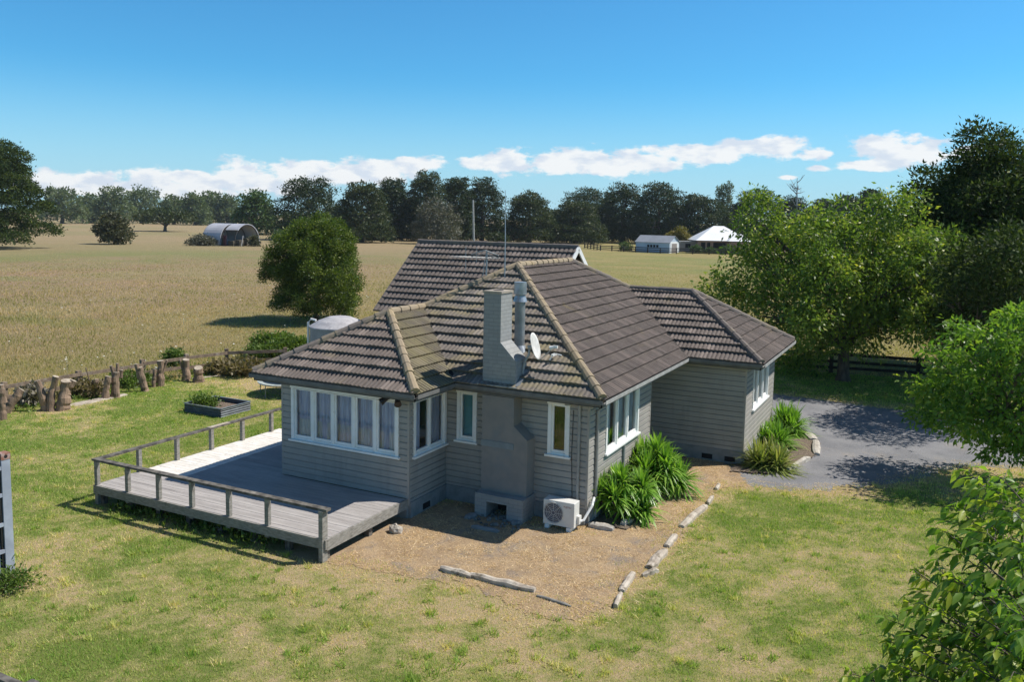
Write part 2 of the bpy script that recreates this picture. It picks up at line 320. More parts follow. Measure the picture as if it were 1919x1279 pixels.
def dryness(x, y):
    n1 = vnoise(x, y, 2.6, 3, 5, .6); n2 = vnoise(x, y, .55, 11, 3); n3 = vnoise(x, y, .16, 21, 2)
    n0 = vnoise(x, y, 1.15, 33, 4, .65); d = (n1-.49)*1.3+(n0-.5)*1.3+(n2-.5)*1.6+(n3-.5)*1.2; d = .20+d*.62
    dd = np.where(inpoly(x, y, DIRT), 0, dpoly(x, y, DIRT)); d = d+.75*np.exp(-dd/.45)
    dd = np.where(inpoly(x, y, DRIVE), 0, dpoly(x, y, DRIVE)); d = d+.6*np.exp(-dd/.35)
    for (a, b_, r, s) in DRY: d = d+s*np.exp(-((x-a)**2+(y-b_)**2)/(r*r))
    return np.clip(d, 0, 1)
# the field: one sheet to the horizon
m_, t, b = new_mat('dry_field_grass'); M['field'] = m_
g = N(t, 'ShaderNodeNewGeometry'); P_ = g.outputs['Position']
sp = N(t, 'ShaderNodeSeparateXYZ'); t.links.new(P_, sp.inputs[0])
lr = math_(t, 'ADD', math_(t, 'MULTIPLY', sp.outputs[0], .9), math_(t, 'MULTIPLY', sp.outputs[1], .28))
right = ramp(t, lr, (-38, 0))
left = mixc(t, ramp(t, tnoise(t, .035, 6, .6), (.38, .62)), (.36, .25, .17), (.34, .275, .15))
left = mixc(t, ramp(t, tnoise(t, .11, 6, .65), (.42, .66)), left, (.36, .245, .16))
left = mixc(t, math_(t, 'MULTIPLY', ramp(t, tnoise(t, .06, 5, .6, sc3=(1, 1.6, 1)), (.56, .68)), .8), left, (.24, .255, .10))
rightc = mixc(t, ramp(t, tnoise(t, .08, 6, .6), (.35, .65)), (.37, .30, .13), (.28, .27, .095))
dist = N(t, 'ShaderNodeVectorMath', operation='LENGTH'); t.links.new(P_, dist.inputs[0])
farf = ramp(t, dist.outputs['Value'], (110, 175))
farc = mixc(t, ramp(t, tnoise(t, .02, 5, .6, sc3=(1, 1, 1)), (.4, .62)), (.38, .285, .17), (.31, .265, .14))
col = mixc(t, right, mixc(t, farf, left, farc), rightc)
green_band = math_(t, 'MULTIPLY', ramp(t, dist.outputs['Value'], (88, 112)), ramp(t, dist.outputs['Value'], (128, 158, 1, 0)))
col = mixc(t, math_(t, 'MULTIPLY', math_(t, 'MULTIPLY', green_band, ramp(t, tnoise(t, .04, 4), (.35, .6))), .7), col, (.20, .25, .08))
col = mixc(t, math_(t, 'MULTIPLY', ramp(t, tnoise(t, 1.6, 6, .75), (.35, .7)), .5), col, (.15, .12, .06))
col = mixc(t, math_(t, 'MULTIPLY', ramp(t, tnoise(t, 7, 3, .7), (.5, .75)), .35), col, (.48, .40, .25))
t.links.new(col, b.inputs['Base Color']); b.inputs['Roughness'].default_value = .95; b.inputs['Specular IOR Level'].default_value = .1
bump(t, b, tnoise(t, 3.5, 6, .7), .25)
rr = np.concatenate([[0], np.geomspace(6, 9000, 60)]); na = 120
V = [(0, 0, 0)]; F = []
for i, r in enumerate(rr[1:]):
    for k in range(na): V.append((r*math.cos(2*math.pi*k/na), r*math.sin(2*math.pi*k/na), 0))
for k in range(na): F.append((0, 1+k, 1+(k+1) % na))
for i in range(len(rr)-2):
    for k in range(na): F.append((1+i*na+k, 1+(i+1)*na+k, 1+(i+1)*na+(k+1) % na, 1+i*na+(k+1) % na))
o = npmesh('field', np.array(V, float), F, M['field']); props(o, 'dry brown grass field reaching to the tree lines', 'field', kind='structure')
# sheets with ragged edges cut from fine grids
def sheet(name, poly, z, step, mat, label, cat, rag=.12, attr=None, relief=0.0):
    P = np.array(poly); x0, y0 = P.min(0)-.5; x1, y1 = P.max(0)+.5
    nx, ny = int((x1-x0)/step)+1, int((y1-y0)/step)+1
    X, Y = np.meshgrid(x0+np.arange(nx)*step, y0+np.arange(ny)*step, indexing='ij')
    cx = X[:-1, :-1]+step/2; cy = Y[:-1, :-1]+step/2
    wx = cx+(vnoise(cx, cy, .5, 5, 4, .7)-.5)*rag*4; wy = cy+(vnoise(cx, cy, .5, 9, 4, .7)-.5)*rag*4
    ins = inpoly(wx, wy, poly)
    idx = np.arange(nx*ny).reshape(nx, ny)
    Fq = np.stack([idx[:-1, :-1][ins], idx[1:, :-1][ins], idx[1:, 1:][ins], idx[:-1, 1:][ins]], 1)
    used = np.unique(Fq); remap = np.full(nx*ny, -1); remap[used] = np.arange(len(used))
    xs = X.ravel()[used]; ys = Y.ravel()[used]
    zz = np.full(len(used), z)+(vnoise(xs, ys, .8, 2, 3)*relief if relief else 0)
    o = npmesh(name, np.stack([xs, ys, zz], 1), remap[Fq], mat, attr=({k: f(xs, ys) for k, f in attr.items()} if attr else None))
    return props(o, label, cat, kind='structure')
m_, t, b = new_mat('lawn_ground'); M['lawn'] = m_
a = N(t, 'ShaderNodeAttribute'); a.attribute_name = 'dry'
f_ = math_(t, 'ADD', a.outputs['Fac'], math_(t, 'MULTIPLY', math_(t, 'SUBTRACT', tnoise(t, 7, 6, .8), .5), 2.0), True)
col = mixc(t, ramp(t, f_, (.15, .6)), (.19, .225, .06), (.34, .31, .13)); col = mixc(t, ramp(t, f_, (.6, 1.0)), col, (.47, .36, .21))
col = mixc(t, math_(t, 'MULTIPLY', ramp(t, tnoise(t, 42, 3, .7), (.5, .75)), .6), col, (.10, .095, .045))
t.links.new(col, b.inputs['Base Color']); b.inputs['Roughness'].default_value = .95; b.inputs['Specular IOR Level'].default_value = .1
bump(t, b, tnoise(t, 30, 5, .75), .04)
sheet('lawn', LAWN, .008, .16, M['lawn'], 'green lawn with dry straw-coloured patches round the house', 'lawn', .25, {'dry': dryness})
m_, t, b = new_mat('straw_dirt'); M['dirt'] = m_
col = mixc(t, ramp(t, tnoise(t, 1.6, 6, .65), (.35, .62)), (.52, .375, .235), (.40, .28, .175))
col = mixc(t, math_(t, 'MULTIPLY', ramp(t, tnoise(t, 1.1, 6, .7, dist=.6), (.52, .63)), .72), col, (.27, .235, .215))
col = mixc(t, math_(t, 'MULTIPLY', ramp(t, tnoise(t, 3.4, 6, .75, dist=.8), (.55, .7)), .6), col, (.20, .135, .085))
col = mixc(t, math_(t, 'MULTIPLY', ramp(t, tnoise(t, 36, 4, .7, sc3=(1, .35, 1)), (.45, .7)), .7), col, (.60, .45, .26))
col = mixc(t, math_(t, 'MULTIPLY', ramp(t, tnoise(t, 50, 3, .7, sc3=(.35, 1, 1)), (.52, .72)), .6), col, (.17, .115, .075))
t.links.new(col, b.inputs['Base Color']); b.inputs['Roughness'].default_value = .95; b.inputs['Specular IOR Level'].default_value = .1; bump(t, b, tnoise(t, 28, 5, .8), .04)
sheet('dirt_path', DIRT, .016, .06, M['dirt'], 'dirt and dead straw strip round the front of the house', 'dirt path', .16)
m_, t, b = new_mat('driveway_gravel'); M['gravel'] = m_
col = mixc(t, ramp(t, tnoise(t, .9, 5, .6), (.35, .65)), (.19, .19, .20), (.26, .255, .26))
col = mixc(t, math_(t, 'MULTIPLY', ramp(t, tnoise(t, .5, 6, .7), (.55, .72)), .55), col, (.36, .30, .23))
col = mixc(t, math_(t, 'MULTIPLY', ramp(t, tnoise(t, 45, 3, .8), (.5, .68)), .6), col, (.40, .40, .42))
col = mixc(t, math_(t, 'MULTIPLY', ramp(t, tnoise(t, 60, 3, .8, sc3=(1.2, 1, 1)), (.52, .7)), .6), col, (.09, .09, .1))
t.links.new(col, b.inputs['Base Color']); b.inputs['Roughness'].default_value = .9; b.inputs['Specular IOR Level'].default_value = .2; bump(t, b, tnoise(t, 45, 4, .8), .02)
sheet('driveway', DRIVE, .012, .09, M['gravel'], 'grey gravel driveway sweeping round the right of the house', 'driveway', .18)
m_, t, b = new_mat('bark_mulch'); M['mulch'] = m_
col = mixc(t, ramp(t, tnoise(t, 25, 4, .8), (.4, .6)), (.12, .085, .06), (.33, .255, .19))
col = mixc(t, ramp(t, tnoise(t, 40, 3, .8), (.6, .7)), col, (.5, .43, .34))
t.links.new(col, b.inputs['Base Color']); b.inputs['Roughness'].default_value = .95; bump(t, b, tnoise(t, 30, 4, .8), .06)
sheet('bark_garden_bed', BED, .022, .07, M['mulch'], 'bark mulched bed curving beside the right wing', 'garden bed', .04, relief=.05)
sheet('leafy_garden_bed', BED2, .022, .07, M['mulch'], 'dark garden bed along the sunny side wall', 'garden bed', .04, relief=.04)
# grass blades
def blades(name, X, Y, H, Wd, var, mat, label, cat, lean=.5, z=0.0, seed=1):
    r = np.random.default_rng(seed); n = len(X); a = r.uniform(0, 2*np.pi, n)
    la = r.uniform(0, 2*np.pi, n); ll = H*r.uniform(.1, lean, n)
    dx = np.cos(a)*Wd/2; dy = np.sin(a)*Wd/2
    B = np.stack([X, Y, np.full(n, z)], 1)
    V = np.empty((n, 3, 3)); V[:, 0] = B+np.stack([dx, dy, 0*dx], 1); V[:, 1] = B-np.stack([dx, dy, 0*dx], 1)
    V[:, 2] = B+np.stack([np.cos(la)*ll, np.sin(la)*ll, H], 1)
    F = np.arange(3*n).reshape(n, 3)
    o = npmesh(name, V.reshape(-1, 3), F, mat, attr={'var': np.repeat(var, 3)})
    return props(o, label, cat, kind='stuff')
# lawn: denser near the camera
def scatter_view(n, d0, d1, a0, a1, r, pw=1.0):
    """points by distance from the house-side viewpoint inside the photographed sector"""
    u = r.uniform(0, 1, n)**pw; d = d0+(d1-d0)*u; a = r.uniform(R_(a0), R_(a1), n)
    return CAM[0]+d*np.cos(a), CAM[1]+d*np.sin(a)
HOUSEFP = [(-6.9, -2.9), (0, -2.9), (0, 1.5), (3.7, 1.5), (3.7, 6), (5.8, 7.6), (5.8, 12.7), (-2, 19), (-10.2, 19), (-10.2, 12.3), (-6.9, 8)]
r = np.random.default_rng(5)
X, Y = scatter_view(900000, 9, 46, 78, 156, r, 1.15)
keep = inpoly(X, Y, LAWN) & ~inpoly(X, Y, HOUSEFP) & ~inpoly(X, Y, BED) & ~inpoly(X, Y, BED2)
dd_ = dpoly(X, Y, DIRT); keep &= ~((inpoly(X, Y, DRIVE)) & (dpoly(X, Y, DRIVE) > .25)) & ~(inpoly(X, Y, DIRT) & (dd_ > .12+vnoise(X, Y, .5, 93, 4)**2*1.3))
X, Y = X[keep], Y[keep]; D = dryness(X, Y); den = r.uniform(0, 1, len(X)) < (1.05-.55*D); X, Y, D = X[den], Y[den], D[den]
dc = np.hypot(X-CAM[0], Y-CAM[1])
H = (.03+.06*vnoise(X, Y, .5, 31, 3)**1.5*(1-.4*D))*r.uniform(.5, 1.35, len(X)); Wd = np.clip(dc*.0009, .010, .034)*r.uniform(.6, 1.3, len(X))
blades('lawn_grass', X, Y, H, Wd, np.clip(D*.8-.03+r.normal(0, .26, len(X))+(vnoise(X, Y, .45, 91, 3)-.5)*.5, 0, 1), M['lawnblade'], 'short mown grass blades of the lawn', 'grass', .9, .004, 8)
# tufts standing up in the lawn
nt_ = 1500; TX, TY = scatter_view(nt_, 10, 42, 80, 154, r, 1.2); tk_ = inpoly(TX, TY, LAWN) & ~inpoly(TX, TY, HOUSEFP) & ~inpoly(TX, TY, DIRT) & ~inpoly(TX, TY, DRIVE) & ~inpoly(TX, TY, BED); TX, TY = TX[tk_], TY[tk_]
rep = r.integers(12, 46, len(TX)); X = np.repeat(TX, rep)+r.normal(0, .055, rep.sum()); Y = np.repeat(TY, rep)+r.normal(0, .055, rep.sum()); tv = np.repeat(np.where(r.uniform(0, 1, len(TX)) < .72, r.uniform(0, .25, len(TX)), r.uniform(.5, .8, len(TX))), rep); n = len(X)
blades('lawn_tufts', X, Y, r.uniform(.05, .13, n), r.uniform(.012, .024, n), np.clip(tv+r.normal(0, .08, n), 0, 1), M['lawnblade'], 'taller tufts and weeds standing up in the lawn', 'grass', 1.1, .006, 18)
# straw lying on the dirt and along the driveway edges
n = 330000; X = r.uniform(-.8, 14, n); Y = r.uniform(-3.4, 14, n); k_ = (inpoly(X, Y, DIRT)) | ((dpoly(X, Y, DIRT) < .5) & (r.uniform(0, 1, n) < .4)) | ((dpoly(X, Y, DRIVE) < .9*vnoise(X, Y, .7, 81, 3)) & (r.uniform(0, 1, n) < .5)); k_ &= ~inpoly(X, Y, [(-7, -3), (.1, -3), (.1, 0), (-7, 0)]) & ~inpoly(X, Y, BED) & ~((X > 3.7) & (X < 5.75) & (Y > 8.2) & (Y < 13)); X, Y = X[k_], Y[k_]; n = len(X)
k_ = vnoise(X, Y, .55, 77, 5, .7) > r.uniform(.34, .66, n); X, Y = X[k_], Y[k_]; n = len(X)
blades('dead_straw', X, Y, r.uniform(.006, .03, n), r.uniform(.008, .018, n), r.uniform(0, 1, n), M['straw'], 'loose dead straw lying on the dirt strip and the driveway edges', 'straw', 6, .017, 9)
# long field grass
X, Y = scatter_view(420000, 30, 185, 80, 156, r, 1.7)
k_ = ~inpoly(X, Y, LAWN) & ~inpoly(X, Y, HOUSEFP); dc = np.hypot(X-CAM[0], Y-CAM[1]); k_ &= r.uniform(0, 1, len(X)) < 1.25-dc/145; X, Y = X[k_], Y[k_]; n = len(X); dc = np.hypot(X-CAM[0], Y-CAM[1])
right_ = np.clip((X*.9+Y*.28+38)/38, 0, 1)
nn = vnoise(X, Y, 9, 41, 5, .6); H = (.08+.32*nn*(1-.6*right_))*r.uniform(.5, 1.2, n)*np.clip(1.25-dc/130, .12, 1)
Wd = np.clip(dc*.0009, .02, .10)*r.uniform(.6, 1.3, n)
v = np.clip(.35+(vnoise(X, Y, 4, 43, 4)-.5)*1.6+r.normal(0, .16, n)-.12*right_, 0, 1)
blades('field_grass', X, Y, H, Wd, v, M['fieldblade'], 'long dry seeding grass of the field', 'grass', .6, 0, 10)
# white umbel flowers in the long grass
def flowers():
    r = np.random.default_rng(12); n = 420; X, Y = scatter_view(n, 36, 80, 108, 150, r, 1.6)
    k = (~inpoly(X, Y, LAWN)) & (vnoise(X, Y, 5, 51, 3) > .5); X, Y = X[k], Y[k]; n = len(X); V = []; F = []
    for i in range(n):
        s = r.uniform(.03, .07); h = r.uniform(.35, .65); b = len(V)
        for q in range(6): V.append((X[i]+s*math.cos(q*math.pi/3), Y[i]+s*math.sin(q*math.pi/3), h+r.uniform(-.02, .02)))
        V.append((X[i], Y[i], 0)); V.append((X[i]+.012, Y[i], 0)); V.append((X[i], Y[i], h))
        F.append(tuple(b+q for q in range(6))); F.append((b+6, b+7, b+8))
    o = npmesh('wild_flowers', np.array(V), F, surf('flower_white', (.75, .74, .66), None, 3, .8)); props(o, 'tiny white wild flowers dotted through the long field grass', 'flowers', kind='stuff')
flowers()
# ================================================================== house
HE = 3.0; TP = .602; OV = .48
Aw, Cw, Dw, Ew, Fw, Gw, E1 = 3.648, 1.6, 3.665, 8.221, 5.726, 12.609, 5.98
XL = -Aw-OV; XR = Dw+OV; YF = Cw-OV; YR = Gw+OV; XE = Fw+OV; YE = Ew-OV
WB = Aw+2*OV; WM = XR-XL; WE = YR-YE
house = empty('weatherboard_house', (0, 5, 0), 'grey weatherboard house with brown tiled hip roofs and white windows', 'house')
def wallboards(name, p0, p1, z0, z1, holes, mat=None, parent=house, ext=.0):
    """lapped boards from p0 to p1 (outside on the right-hand side of p0->p1); holes (u0,u1,z0,z1)"""
    p0 = np.array(p0, float); p1 = np.array(p1, float); L = np.linalg.norm(p1-p0); e = (p1-p0)/L; n = np.array([e[1], -e[0]])
    mb = MB(); pitch = .145; z = z0; k = 0
    while z < z1-.01:
        zt = min(z+pitch, z1); segs = [(-ext, L+ext)]
        for (a, b, c, d) in holes:
            if c < zt-.02 and d > z+.02:
                ns = []
                for (s, t_) in segs:
                    if b <= s or a >= t_: ns.append((s, t_)); continue
                    if a > s: ns.append((s, a))
                    if b < t_: ns.append((b, t_))
                segs = ns
        for (s, t_) in segs:
            V = []
            for u in (s, t_):
                for (off, zz) in ((-.02, z), (.036, z), (.030, z+.108), (.010, z+.120), (.006, zt+.008), (-.02, zt+.008)):
                    q = p0+e*u+n*off; V.append((q[0], q[1], zz))
            mb.add(V, [(0, 1, 2, 3, 4, 5), (11, 10, 9, 8, 7, 6)]+[(i, 6+i, 6+(i+1) % 6, (i+1) % 6) for i in range(6)])
        z = zt; k += 1
    return mb.build(name, mat or M['board'], parent)
def window(p0, p1, u0, u1, z0, z1, fr, curtain, label=None, parent=house, cas=.085, sashw=.045):
    """fr: list of pane edges as fractions; p0->p1 wall line, outside on its right"""
    p0 = np.array(p0, float); p1 = np.array(p1, float); e = (p1-p0)/np.linalg.norm(p1-p0); n = np.array([e[1], -e[0]])
    def bx(mb, a, b, c, d, o0, o1):
        V = []
        for zz in (c, d):
            for (u, o_) in ((a, o0), (b, o0), (b, o1), (a, o1)):
                q = p0+e*u+n*o_; V.append((q[0], q[1], zz))
        mb.add(V, [(0, 3, 2, 1), (4, 5, 6, 7), (0, 1, 5, 4), (1, 2, 6, 5), (2, 3, 7, 6), (3, 0, 4, 7)])
    mb = MB()
    bx(mb, u0, u0+cas, z0, z1, -.06, .05); bx(mb, u1-cas, u1, z0, z1, -.06, .05); bx(mb, u0-.02, u1+.02, z1, z1+.09, -.06, .06); bx(mb, u0+cas, u1-cas, z0, z0+.05, -.06, .03)
    w = mb.build('window', M['white'], parent)
    if label: w['label'] = label
    mb = MB(); bx(mb, u0-.05, u1+.05, z0-.045, z0, -.06, .10); mb.build('sill', M['white'], w)
    gl = MB(); ss = MB(); a0, a1 = u0+cas, u1-cas; L = a1-a0
    for i, (f0, f1) in enumerate(fr):
        s0, s1 = a0+L*f0, a0+L*f1; nxt = a0+L*(fr[i+1][0] if i+1 < len(fr) else 1)
        zb, zt = z0+.05, z1
        bx(ss, s0, s0+sashw, zb, zt, -.045, .012); bx(ss, s1-sashw, s1, zb, zt, -.045, .012)
        bx(ss, s0+sashw, s1-sashw, zb, zb+sashw+.015, -.045, .010); bx(ss, s0+sashw, s1-sashw, zt-sashw, zt, -.045, .010)
        if i+1 < len(fr): bx(ss, s1, nxt, zb, zt, -.055, .034)
        q0 = p0+e*(s0+sashw-.004)-n*.02; q1 = p0+e*(s1-sashw+.004)-n*.02
        gl.add([(q0[0], q0[1], zb+.02), (q1[0], q1[1], zb+.02), (q1[0], q1[1], zt-.02), (q0[0], q0[1], zt-.02)], [(0, 1, 2, 3)])
    if fr[0][0] > 0: bx(ss, a0, a0+L*fr[0][0], z0+.05, z1, -.055, .02)
    if fr[-1][1] < 1: bx(ss, a0+L*fr[-1][1], a1, z0+.05, z1, -.055, .02)
    ss.build('sash', M['white'], w); gl.build('pane', M['glass'], w)
    if curtain:
        mat, spans, off, amp = curtain
        for (f0, f1) in spans:
            cb = MB(); V = []; F = []
            s0, s1 = a0+L*f0, a0+L*f1; m_ = max(2, int((s1-s0)/.018)); b0 = len(V)
            for i in range(m_+1):
                u = s0+(s1-s0)*i/m_; o_ = off+amp*math.sin(u*52)+amp*.6*math.sin(u*23+1)
                q = p0+e*u-n*o_; V += [(q[0], q[1], z0+.02), (q[0], q[1], z1)]
            for i in range(m_): F.append((b0+2*i, b0+2*i+2, b0+2*i+3, b0+2*i+1))
            cb.add(V, F); cb.build('curtain', M[mat], w, smooth=True)  # also builds the black sheet painted in for one window's dark room
    return w
A0, B0, C0, D0, E0, F0, G0 = (-Aw, 0), (0, 0), (0, Cw), (Dw, Cw), (Dw, E1), (Fw, Ew), (Fw, Gw)
zb = .33; zt = HE-.12
HW1 = (.28, 3.40, 1.40, 2.66)
wallboards('wall', A0, B0, zb+.14, zt, [HW1])
window(A0, B0, *HW1, [(.0, .18), (.205, .385), (.41, .59), (.615, .795), (.82, 1.0)], ('curtain', [(0, 1)], .10, .022), 'five-pane front window with net curtains')
HW2 = (.14, 1.54, 1.40, 2.66)
wallboards('wall', B0, C0, zb, zt, [HW2]); window(B0, C0, *HW2, [(0, .48), (.52, 1)], ('curtain', [(0, .3), (.74, 1)], .10, .02), 'two-pane corner window in the shade')
HW3 = (.32, .86, 1.52, 2.68); HW4 = (2.70, 3.23, 1.52, 2.68)
wallboards('wall', C0, (1.3, Cw), zb, zt, [HW3]); wallboards('wall', (1.95, Cw), D0, zb, zt, [(HW4[0]-1.95, HW4[1]-1.95, HW4[2], HW4[3])])
window(C0, D0, *HW3, [(0, 1)], ('blind', [(.0, 1)], .12, .0), 'narrow window with a teal blind'); window(C0, D0, *HW4, [(0, 1)], ('dark', [(0, 1)], .25, 0), 'narrow window with a black sheet standing in for its dark room')  # black sheet behind the second window paints its unlit room; no curtain there
HW5 = (1.02, 3.38, 1.40, 2.62)
wallboards('wall', D0, E0, zb, zt, [HW5]); window(D0, E0, *HW5, [(0, .31), (.345, .655), (.69, 1)], ('curtain_w', [(0, .22), (.33, .98)], .10, .02), 'three-pane sunlit side window')
wallboards('wall', E0, (Dw-1.3, E1), zb, zt, []); wallboards('wall', (Dw-1.3, E1), (Dw-1.3, Ew), zb, zt, [])
wallboards('wall', (Dw-1.3, Ew), F0, zb-.1, zt, [])
HW6 = (.95, 3.35, 1.40, 2.62)
wallboards('wall', F0, G0, zb, zt, [HW6]); window(F0, G0, *HW6, [(0, .31), (.345, .655), (.69, 1)], ('curtain_w', [(0, .2), (.75, .95)], .10, .02), 'three-pane window of the right wing')
wallboards('wall', G0, (-Aw, Gw), zb, zt, []); wallboards('wall', (-Aw, Gw), A0, zb, zt, [])
# corner boards
for (x, y, sx, sy) in ((0, 0, 1, -1), (-Aw, 0, -1, -1), (Dw, Cw, 1, -1), (Fw, Ew, 1, -1), (Fw, Gw, 1, 1), (Dw, E1, 1, 1)):
    cb = MB(); cb.box(x-.02 if sx > 0 else x-.034, x+.034 if sx > 0 else x+.02, y-.034 if sy < 0 else y-.02, y+.02 if sy < 0 else y+.034, zb-.02, zt); cb.build('corner_trim', M['board'], house)

fb = MB()
for (x0, y0, x1, y1) in ((-Aw, 0, 0, 0), (0, 0, 0, Cw), (0, Cw, Dw, Cw), (Dw, Cw, Dw, E1), (Dw-1.3, Ew, Fw, Ew), (Fw, Ew, Fw, Gw), (-Aw, 0, -Aw, Gw), (-Aw, Gw, Fw, Gw)):
    fb.beam((x0, y0, (zb-.2)/2), (x1, y1, (zb-.2)/2), .13, zb+.2+.1)
fb.build('foundation', M['conc'], house)
for x in (3.0, 4.6, 5.25): vb = MB(); vb.box(x, x+.3, Ew-.075, Ew-.066, .06, .2); vb.build('foundation_vent', M['dark'], house)
vb = MB(); vb.box(.064, .075, .5, .8, .06, .2); vb.build('foundation_vent', M['dark'], house)
# ---- roof
def slope(poly, O, e, h, t, mat_name, name='roof', parent=house, pitch=.285, z0=HE, wave=.116, step=.064):
    """poly in world xy; O origin on the eave, e along eave, h uphill (both horizontal)"""
    O = np.array(O, float); e = np.array(e, float); h = np.array(h, float)
    P = [((np.array(q)-O)@e, (np.array(q)-O)@h) for q in poly]
    us = [q[0] for q in P]; rs = [q[1] for q in P]; du = wave/4
    U = np.arange(min(us), max(us)+du, du); nk = int(math.ceil((max(rs)+.05)/pitch)); lo = []; hi = []
    for u in U:
        u_ = min(max(u, min(us)+1e-4), max(us)-1e-4); c = []
        for i in range(len(P)):
            a, b = P[i], P[(i+1) % len(P)]
            if (a[0] <= u_ <= b[0]) or (b[0] <= u_ <= a[0]):
                if abs(a[0]-b[0]) < 1e-9: c += [a[1], b[1]]
                else: c.append(a[1]+(b[1]-a[1])*(u_-a[0])/(b[0]-a[0]))
        lo.append(min(c)); hi.append(max(c))
    nrm = 1/math.sqrt(1+t*t); N3 = np.array([-h[0]*t*nrm, -h[1]*t*nrm, nrm]); V = []; F = []; GR = []; TN = []
    rg = np.random.default_rng(int(abs(O[0]*100+O[1]*31))+3)
    for k in range(nk):
        ra, rb = k*pitch-(.05 if k == 0 else 0), (k+1)*pitch+.02; prev = None; jit = rg.normal(0, .006, len(U)//8+2); tn = rg.uniform(0, 1, len(U)//8+2)**1.6
        for i, u in enumerate(U):
            a = max(ra, lo[i] if k else min(lo[i], ra) if lo[i] < .01 else lo[i]); b = min(rb, hi[i]); ok = b > a+1e-6
            if not ok: a = b = min(max((a+b)/2, lo[i]), hi[i])
            ph = (u/wave) % 1.0; w = .032*math.sqrt(abs(math.sin(math.pi*ph))); j = jit[i//8]
            fa = (a-ra)/(rb-ra); fb_ = (b-ra)/(rb-ra)
            ha = step*(1-fa)+w+j; hb = step*(1-fb_)+w*1+j*.3
            ids = []
            for r_, hh in ((a, 0.0), (a, ha), (b, hb)):
                q = O+e*u+h*r_; p = np.array([q[0], q[1], z0+t*r_])+N3*hh; V.append(tuple(p)); ids.append(len(V)-1); GR.append(1-w/.032 if hh > 0 else .8); TN.append(tn[(i+4*(k % 2))//8])
            if prev is not None and (ok or prev[1]):
                pi = prev[0]; F.append((pi[0], ids[0], ids[1], pi[1])); F.append((pi[1], ids[1], ids[2], pi[2]))
            prev = (ids, ok)
    return npmesh(name, np.array(V), F, M[mat_name], parent, attr={'groove': GR, 'tone': TN})
def zr(r, t=TP, z0=HE): return z0+r*t
apx = np.array([-Aw/2, -OV+WB/2]); wend = np.array([-Aw/2, YF+WB/2]); main1 = np.array([(XL+XR)/2, YF+WM/2]); main2 = np.array([(XL+XR)/2, YR-WM/2])
eapx = np.array([XE-WE/2, (YE+YR)/2]); eend = np.array([XR-WE/2, (YE+YR)/2])
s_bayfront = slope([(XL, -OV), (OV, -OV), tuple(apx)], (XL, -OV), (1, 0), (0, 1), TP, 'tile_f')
s_bayright = slope([(OV, -OV), (OV, YF), tuple(wend), tuple(apx)], (OV, -OV), (0, 1), (-1, 0), TP, 'tile_y', step=.05)
s_main = slope([(OV, YF), (XR, YF), tuple(main1), tuple(wend)], (OV, YF), (1, 0), (0, 1), TP, 'tile_l')
s_left = slope([(XL, -OV), tuple(apx), tuple(wend), tuple(main1), tuple(main2), (XL, YR)], (XL, YR), (0, -1), (1, 0), TP, 'tile')
s_right = slope([(XR, YF), (XR, YE), tuple(eend), tuple(main2), tuple(main1)], (XR, YF), (0, 1), (-1, 0), TP, 'tile', step=.048)
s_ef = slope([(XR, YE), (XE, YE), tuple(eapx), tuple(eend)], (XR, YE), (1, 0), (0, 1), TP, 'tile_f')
s_er = slope([(XE, YE), (XE, YR), tuple(eapx)], (XE, YE), (0, 1), (-1, 0), TP, 'tile', step=.048)
s_back = slope([(XE, YR), (XL, YR), tuple(main2), tuple(eend), tuple(eapx)], (XE, YR), (-1, 0), (0, -1), TP, 'tile')
def caps(p0, p1, mat, parent, name='ridge_tiles', r=.102, L=.36, lift=.035, seed=0):
    p0 = np.array(p0, float); p1 = np.array(p1, float); d = p1-p0; n = int(np.linalg.norm(d)/L+.5); d = d/n; mb = MB(); rg = random.Random(seed)
    for i in range(n):
        a = p0+d*i; b = p0+d*(i+1.12); s = rg.uniform(.94, 1.06)
        a = a+np.array([0, 0, lift+rg.uniform(-.006, .006)]); b = b+np.array([0, 0, lift+.01])
        mb.tube([a, a+(b-a)*.12, b], [r*1.12*s, r*1.1*s, r*.86*s], 10)
    return mb.build(name, M[mat], parent)
def P3(q, r): return (q[0], q[1], zr(r))
caps((XL, -OV, HE), P3(apx, WB/2), 'cap', s_bayfront, seed=1); caps((OV, -OV, HE), P3(apx, WB/2), 'cap_y', s_bayfront, seed=2)
caps(P3(apx, WB/2), P3(wend, WB/2), 'cap_y', s_bayright, seed=3); caps(P3(wend, WB/2), P3(main1, WM/2), 'cap_y', s_main, seed=4)
caps((XR, YF, HE), P3(main1, WM/2), 'cap_y', s_right, seed=5); caps(P3(main1, WM/2), P3(main2, WM/2), 'cap_y', s_right, seed=6)
caps(P3(eend, WE/2), P3(main2, WM/2), 'cap', s_right, seed=7, r=.1)
caps(P3(eend, WE/2), P3(eapx, WE/2), 'cap', s_ef, seed=8, r=.1); caps((XE, YE, HE), P3(eapx, WE/2), 'cap', s_ef, seed=9); caps((XE, YR, HE), P3(eapx, WE/2), 'cap', s_er, seed=10)
caps((XL, YR, HE), P3(main2, WM/2), 'cap', s_left, seed=11)
for (p, q, par) in (((OV, YF, HE), P3(wend, WB/2), s_main), ((XR, YE, HE), P3(eend, WE/2), s_ef)):
    mb = MB(); mb.beam(np.array(p)+(0, 0, .055), np.array(q)+(0, 0, .055), .10, .02); mb.build('valley_gutter', M['dark'], par)
